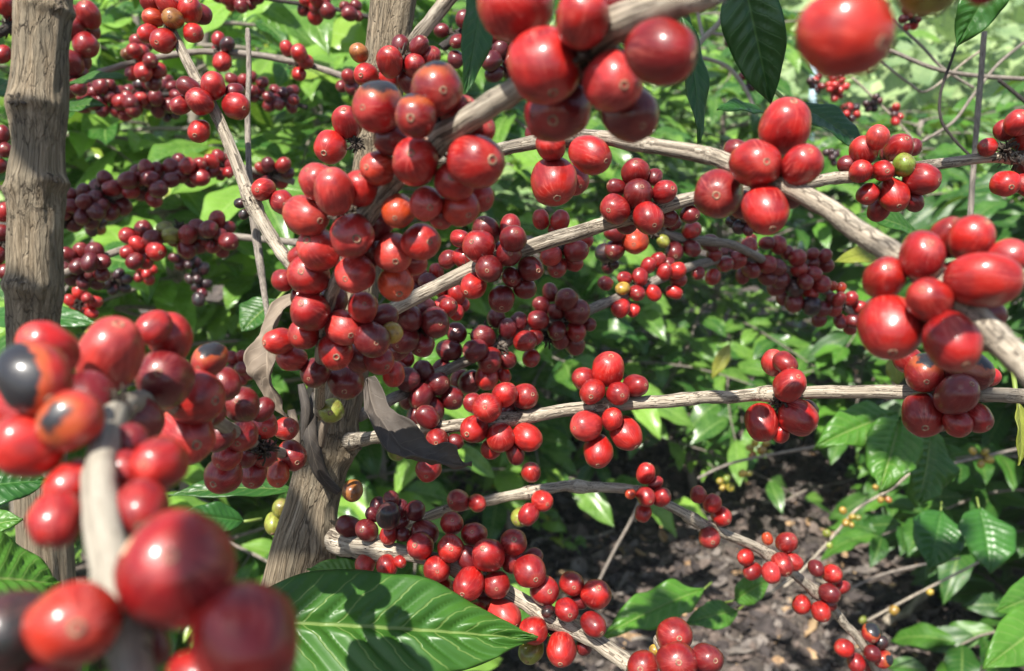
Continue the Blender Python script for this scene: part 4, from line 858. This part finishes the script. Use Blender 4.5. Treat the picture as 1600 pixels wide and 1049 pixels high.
rl = random.Random(21); mb = MB()
mats = []
for nm, a, b in (('dark', (.026, .020, .019), (.058, .046, .043)), ('brown', (.075, .056, .047), (.145, .11, .093)), ('grey', (.11, .093, .084), (.21, .18, .158)), ('tan', (.28, .17, .09), (.42, .29, .16))):
    mats.append(mat_simple('litter_' + nm, a, b, 30, .9, .6, .003))
for i in range(15000):
    y = .9 + 3.9 * rl.random() ** .85; x = rl.uniform(-.42, .58) * y
    z = ground_z(x, y) + .045 * mnoise.fractal(Vector((x * 2.2, y * 2.2, 0)), 1, 2, 4) + .012 * mnoise.noise(Vector((x * 13, y * 13, 2)))
    s = rl.uniform(.007, .030) * (2.0 if rl.random() < .10 else 1); mi = rl.choices((0, 1, 2, 3), (5, 5, 2.6, .6))[0]
    rot = Matrix.Rotation(rl.uniform(0, 6.28), 3, 'Z') @ Matrix.Rotation(rl.gauss(0, .5), 3, 'X') @ Matrix.Rotation(rl.gauss(0, .4), 3, 'Y')
    b = len(mb.v); el = rl.uniform(.25, .8)
    cu = rl.uniform(-.3, .7)
    for u in range(5):
        t = u / 4 * 2 - 1; wv = math.sqrt(max(0.02, 1 - t * t)) * el
        for v in (-1, 0, 1):
            p = rot @ Vector((t * s, v * wv * s, cu * s * (abs(v) * .6 + t * t * .5) + rl.uniform(-.2, .2) * s))
            mb.v.append((x + p.x, y + p.y, z + .006 + p.z)); 
    for u in range(4):
        for v in range(2):
            a = b + u * 3 + v; mb.f.append((a, a + 1, a + 4, a + 3)); mb.mi.append(mi)
o = mb.build('leaf_litter', mats, smooth=False); tag(o, 'dark mulch of dead leaves and clods scattered over the soil', 'leaf litter', kind='stuff')

def ground_stick(a, b, r, mat, label, seed=0):
    A = on_ground(*a); B = on_ground(*b); A.z += r + .02; B.z += r + .035
    path = []
    for i in range(13):
        t = i / 12; p = A.lerp(B, t) + Vector((0, .006 * math.sin(i * 1.3 + seed), .008 * math.sin(i * .9 + seed))); path.append((p, r * (1 - .35 * t) * (1 + .15 * math.sin(i * 2.1))))
    mb = MB(); tube(mb, path, 10, .2, seed); o = mb.build('fallen_stick', M[mat], None, path[6][0]); tag(o, label, 'stick', 'fallen sticks'); return o
ground_stick((1384, 994), (1478, 926), .012, 'twig', 'pale broken stick lying on the soil at the lower right', 1)
ground_stick((1190, 800), (1340, 760), .006, 'greytwig', 'thin grey stick on the soil far back', 2)
ground_stick((950, 1010), (1090, 1030), .005, 'greytwig', 'thin stick on the soil near the bottom edge', 3)
ground_stick((860, 860), (960, 850), .006, 'greytwig', 'short grey stick on the soil behind the crowded bunch', 4)
ground_stick((1230, 880), (1300, 945), .005, 'twig', 'thin twig lying behind the crooked branch', 5)

# pale blue post far behind
p = at(1274, 90, 5.0); q = at(1271, 250, 5.0); mb = MB()
e = Vector((p.x, p.y, 0)); tube(mb, [(Vector((p.x, p.y, ground_z(p.x, p.y) - .1)), .021), (Vector((p.x, p.y, q.z)), .021), (Vector((p.x, p.y, p.z)), .021), (Vector((p.x, p.y, p.z + .03)), .016)], 16)
o = mb.build('post', M['bluepaint'], None, e); tag(o, 'pale blue post glimpsed behind the blurred single cherry', 'post')

# ================================================================== background coffee shrubs
def shrub(px, Y, height, radius, nbr, label, mat='bgleaf', leafL=(.12, .19), seed=0, zlo=.12, res=(9, 4), tintr=(0, 1), bend=0.0, name='coffee_shrub', group='background coffee shrubs', pairs=8):
    rr = random.Random(seed + 1000)
    x0 = (px - 800) / F * Y / math.cos(PITCH); y0 = Y; g = ground_z(x0, y0)
    root = empty(name, (x0, y0, g)); tag(root, label, 'shrub', group)
    tr = MB(); top = Vector((rr.uniform(-.1, .1), rr.uniform(-.1, .1), height)); mid = Vector((rr.uniform(-.08, .08), rr.uniform(-.08, .08), height * .5))
    sp = spline([(0, 0, -.05), tuple(mid), tuple(top)], 6); tube(tr, [(Vector(q), .018 * (1 - .6 * i / len(sp))) for i, q in enumerate(sp)], 8, .1, seed)
    tr.build('trunk', M['greytwig'], root)
    brm = MB(); fo = MB()
    def addleaf(p, d, L):
        up = Vector((rr.gauss(0, .35), rr.gauss(0, .35) - .55, 1)).normalized()
        tip = p + d * L + Vector((0, 0, -rr.uniform(.15, .7) * L))
        leaf_geo(fo, p + d * .012, tip, L * rr.uniform(.36, .47), up, rr.uniform(.08, .34), rr.uniform(.08, .3), rr.uniform(.03, .085), res[0], res[1], rr.uniform(*tintr), rr.uniform(0, 99))
    for b in range(nbr):
        t = (b + rr.random()) / nbr; z = zlo * height + (1 - zlo) * height * t
        a = rr.uniform(0, 6.283); base = mid.lerp(top, max(0, t * 2 - 1)) if t > .5 else Vector((0, 0, 0)).lerp(mid, t * 2); base.z = z
        L = radius * rr.uniform(.7, 1.15) * (1 - .35 * t)
        d = Vector((math.cos(a), math.sin(a), rr.uniform(.0, .35))).normalized(); perp = Vector((-d.y, d.x, 0)).normalized()
        pts = []
        for i in range(pairs + 1):
            q = i / pairs; pts.append(base + d * (L * q) + Vector((0, 0, -.28 * L * q * q)) + perp * (.03 * math.sin(q * 5 + b)))
        tube(brm, [(p, .0045 * (1 - .6 * i / pairs)) for i, p in enumerate(pts)], 5)
        for i in range(2, pairs + 1):
            for sgn in (-1, 1):
                if rr.random() < .12: continue
                dd = (d * rr.uniform(.3, .9) + perp * sgn * rr.uniform(.6, 1.1) + Vector((0, 0, rr.uniform(-.3, .25)))).normalized()
                addleaf(pts[i], dd, rr.uniform(*leafL) * (.75 + .25 * (i < pairs)))
        addleaf(pts[-1], (d + Vector((0, 0, -.2))).normalized(), rr.uniform(*leafL))
    brm.build('branches', M['greytwig'], root); fo.build('foliage', M[mat], root)
    return root
SH = [  # px, distance, height, radius, branches
 (330, 1.65, 1.68, .60, 44, 'bright leafy coffee shrub filling the upper left background'),
 (-60, 1.6, 1.65, .60, 30, 'leafy coffee shrub behind the left trunk'),
 (610, 2.2, 1.8, .70, 58, 'coffee shrub directly behind the central trunk'),
 (60, 2.7, 2.2, .85, 46, 'taller coffee shrub further behind at the left'),
 (850, 3.0, 1.8, .80, 62, 'coffee shrub behind the middle branches'),
 (1120, 3.5, 1.75, .95, 66, 'low spreading coffee shrub behind the soil patch'),
 (430, 3.4, 2.4, 1.0, 56, 'tall coffee shrub in the second row left of centre'),
 (1390, 3.2, 1.35, .75, 52, 'coffee shrub behind the right-hand level branch'),
 (1720, 2.0, 1.22, .46, 50, 'shaded coffee shrub at the lower right'),
 (1780, 2.6, 1.6, .65, 30, 'coffee shrub cut by the right edge'),
 (720, 4.6, 2.4, 1.1, 60, 'coffee shrub in the third row behind the centre'),
 (1000, 5.2, 2.1, 1.2, 44, 'coffee shrub far behind the top centre bunch'),
 (1290, 5.0, 1.35, 1.1, 40, 'far low coffee shrub at upper right'),
 (1560, 5.2, 1.3, 1.1, 40, 'far coffee shrub near the right edge'),
 (180, 4.8, 3.1, 1.2, 50, 'far tall coffee shrub at upper left'),
 (1630, 2.55, 1.15, .52, 46, 'dark bushy coffee shrub low at the right edge behind the broad dark leaves'),
 (940, 3.9, 1.5, .8, 46, 'coffee shrub behind the middle gap under the level branch'),
 (-120, 3.6, 2.4, 1.0, 44, 'tall coffee shrub at the far left behind the trunk'),
 (250, 2.35, 1.7, .62, 40, 'lower bushy coffee shrub behind the left branches'),
 (520, 2.9, 1.75, .70, 40, 'bushy coffee shrub just left of the central trunk'),
]
for i, (px, Y, h, r, nb, lab) in enumerate(SH):
    near = Y < 2.5
    shrub(px, Y, h, r, nb, lab, zlo=.06 if i == 8 else .12, mat='leaf' if i in (7, 8, 9, 15) else 'bgleaf', seed=i, leafL=(.10, .17), pairs=8 if r < .9 else 10, res=(20, 6) if near else (10, 4), tintr=(.12, .97) if i in (0, 1, 3, 6, 14, 17, 18, 19) else (0, .6) if i in (8, 5, 4, 15) else (.1, .95))  # darker leaves and low tints put shade into the middle and right shrubs
def sapling(px, py, h, n, label, seed):
    g = on_ground(px, py); Y = g.y
    shrub(800 + g.x * F * math.cos(PITCH) / Y, Y, h, .16, n, label, seed=seed, leafL=(.05, .10), pairs=4, name='coffee_sapling', group='young coffee plants', res=(8, 4))
sapling(1090, 770, .30, 7, 'young coffee plant on the soil under the level branch', 40)
sapling(830, 880, .32, 7, 'young coffee plant on the soil behind the crowded bunch', 41)
sapling(700, 860, .4, 8, 'young coffee plant behind the two side-by-side cherries', 43)
sapling(390, 900, .3, 7, 'young coffee plant left of the trunk base', 44)

# ------------------------------------------------------------------ wood on the far hillside
rw = random.Random(5); mb = MB()
for i in range(420):
    y = 11 + 70 * rw.random() ** 1.5; x = rw.uniform(-.7, .9) * y
    g = ground_z(x, y); H = rw.uniform(.8, 2.2) * (1 + y / 60); W = H * rw.uniform(.5, .8); tn = rw.random()
    for j in range(60):
        a = rw.uniform(0, 6.28); q = rw.random() ** .5; zz = rw.random()
        rad = W * math.sin(math.pi * (.15 + .8 * zz)) * q
        c = Vector((x + rad * math.cos(a), y + rad * math.sin(a), g + zz * H)); s = rw.uniform(.10, .24) * H * .55
        n = Vector((rw.gauss(0, .7), rw.gauss(0, .7) - .4, 1)).normalized(); u = n.orthogonal().normalized(); v = n.cross(u); b = len(mb.v)
        for k2 in range(6):
            an = k2 * 1.047; mb.v.append(tuple(c + (u * math.cos(an) + v * math.sin(an) * .7) * s * rw.uniform(.7, 1.2) - n * s * .2 * (k2 % 2))); mb.tint.append(min(.9, tn * .5 + .5 * rw.random())); mb.uv.append((.3, .8))
        mb.f.append(tuple(range(b, b + 6)))
M['wood'] = mat_leaf('far_foliage', (.13, .22, .09), (.42, .54, .24), (.3, .4, .15), veins=False, transl=.3, rough=.6)
o = mb.build('far_wood', M['wood'], smooth=False); tag(o, 'hazy green wood covering the far hillside', 'wood', kind='stuff')

# ------------------------------------------------------------------ added tree out of view, leaves set on sun rays to shade chosen spots
LIT = [(540, 370, .275), (510, 300, .275), (480, 340, .28), (650, 253, .24), (710, 283, .245), (560, 430, .28), (485, 486, .30), (537, 512, .30), (682, 140, .23), (851, 103, .19), (957, 128, .19), (910, 28, .18), (1181, 256, .255), (1226, 198, .255), (1196, 325, .25), (1253, 258, .26),  # points kept clear of the added leaves' shadows
       (1391, 512, .205), (1488, 533, .20), (1536, 437, .20), (1441, 400, .21), (761, 637, .38), (788, 684, .37), (950, 577, .37), (935, 690, .36), (1234, 602, .36), (1190, 660, .36), (1250, 652, .36), (850, 378, .39), (900, 365, .385), (700, 440, .40), (1050, 626, .37), (1340, 613, .35),
       (172, 555, .14), (45, 695, .14), (290, 680, .165), (250, 724, .16), (157, 760, .135), (1320, 50, .138), (1330, 350, .235), (1580, 545, .2), (312, 159, .44), (270, 40, .46), (1380, 240, .39), (733, 912, .38), (786, 962, .38), (860, 970, .38), (1108, 840, .54), (60, 360, .54), (60, 120, .54), (865, 284, .32), (1020, 225, .3), (360, 240, .44),
       (1381, 435, .21), (1452, 470, .2), (1517, 372, .21), (1573, 403, .2), (609, 97, .4), (572, 117, .4), (542, 192, .4), (517, 230, .4), (420, 580, .345), (455, 520, .35), (60, 30, .54), (55, 400, .54), (172, 545, .125), (160, 585, .130), (190, 560, .12), (113, 975, .11), (870, 150, .2), (780, 155, .21)]
def add_shade_tree(spots):
    rr = random.Random(77); root_p = Vector((1.1, -.45, 0)); root = empty('coffee_tree', root_p)
    tag(root, 'added unseen coffee tree beside the camera, its leaves placed to throw dappled shade', 'tree')
    tr = MB(); sp = [Vector((0, 0, -.1)), Vector((.02, .02, .9)), Vector((.0, .05, 1.7)), Vector((.05, .1, 2.6))]
    tube(tr, [(Vector(q), .02) for q in spline([tuple(q) for q in sp], 6)], 10, .1); tr.build('trunk', M['trunk'], root)
    lit = [at(*q) for q in LIT]
    fo = MB(); br = MB(); ok = 0
    for px, py, d, n, spread in spots:
        t = (d + rr.uniform(.10, .16)) / .70; P = at(px, py, d) + SUN * t; got = 0
        for i in range(n * 12):
            if got >= n: break
            off = Vector((rr.gauss(0, 1), rr.gauss(0, 1), rr.gauss(0, 1))) * spread
            c = P + off; dr = Vector((rr.gauss(0, 1), rr.gauss(0, 1), rr.gauss(0, .4))).normalized(); L = max(.04, min(.15, d * .20)) * rr.uniform(.8, 1.2)
            nrm = (SUN + Vector((rr.gauss(0, .4), rr.gauss(0, .4), rr.gauss(0, .2)))).normalized(); dr = (dr - nrm * dr.dot(nrm)).normalized()
            bad = False
            for q in lit:
                a = c - q; a = a - SUN * a.dot(SUN); u = a.dot(dr); v = (a - dr * u).length
                if abs(u) < L * .55 + .008 and v < L * .24 + .008: bad = True; break
            if bad: continue
            got += 1; c -= root_p
            leaf_geo(fo, c - dr * L / 2, c + dr * L / 2, L * .46, nrm, .1, .15, .06, 10, 4, rr.random(), i)
            tube(br, [(c - dr * (L / 2 + .02), .0008), (c - dr * L / 2, .0006)], 5)
        P = P - root_p
        h = max(.8, min(2.4, P.z - .1)); tube(br, [(Vector((.02, .03, h)), .003), (Vector((0, 0, h)).lerp(P, .5) + Vector((0, 0, .03)), .0009), (P, .0006)], 6)
    br.build('branches', M['greytwig'], root); fo.build('foliage', M['leaf'], root)
add_shade_tree([(775, 410, .38, 2, .010), (880, 497, .53, 2, .015), (770, 545, .5, 3, .02), (660, 605, .48, 3, .015), (395, 690, .33, 3, .012), (300, 900, .115, 2, .006), (390, 1000, .11, 2, .006),
          (1000, 320, .38, 1, .01), (1230, 425, .66, 3, .03), (1480, 630, .33, 2, .010), (130, 370, .72, 2, .03),
          (660, 515, .43, 3, .012), (600, 800, .41, 2, .012), (90, 520, .55, 2, .012), (100, 250, .55, 2, .010), (500, 800, .44, 2, .015), (610, 170, .24, 1, .006),
          (1180, 90, .45, 2, .015), (740, 60, .5, 1, .02), (1290, 200, .48, 1, .01), (1000, 900, 1.9, 7, .12), (1250, 960, 1.8, 6, .12), (1450, 850, 1.1, 6, .08), (1560, 850, 1.5, 9, .13), (1500, 780, 1.4, 6, .10), (1330, 900, 1.8, 4, .10)])

# ------------------------------------------------------------------ the air
k = NT('haze_air'); k.t.nodes.remove(k.p)
pv = k.n('ShaderNodeVolumePrincipled', {'Color': (.82, .90, .96, 1), 'Density': .0030, 'Anisotropy': 0.0}); k.t.links.new(pv.outputs[0], k.out.inputs['Volume'])
mb = MB(); X, Y0, Y1, Z0, Z1 = 95, -6, 101, -1.5, 52
for z in (Z0, Z1):
    for x, y in ((-X, Y0), (X, Y0), (X, Y1), (-X, Y1)): mb.v.append((x, y, z))
mb.f = [(0, 3, 2, 1), (4, 5, 6, 7), (0, 1, 5, 4), (1, 2, 6, 5), (2, 3, 7, 6), (3, 0, 4, 7)]
o = mb.build('haze', k.m, smooth=False); tag(o, 'thin bluish haze in the air over the hillside', 'haze', kind='stuff')
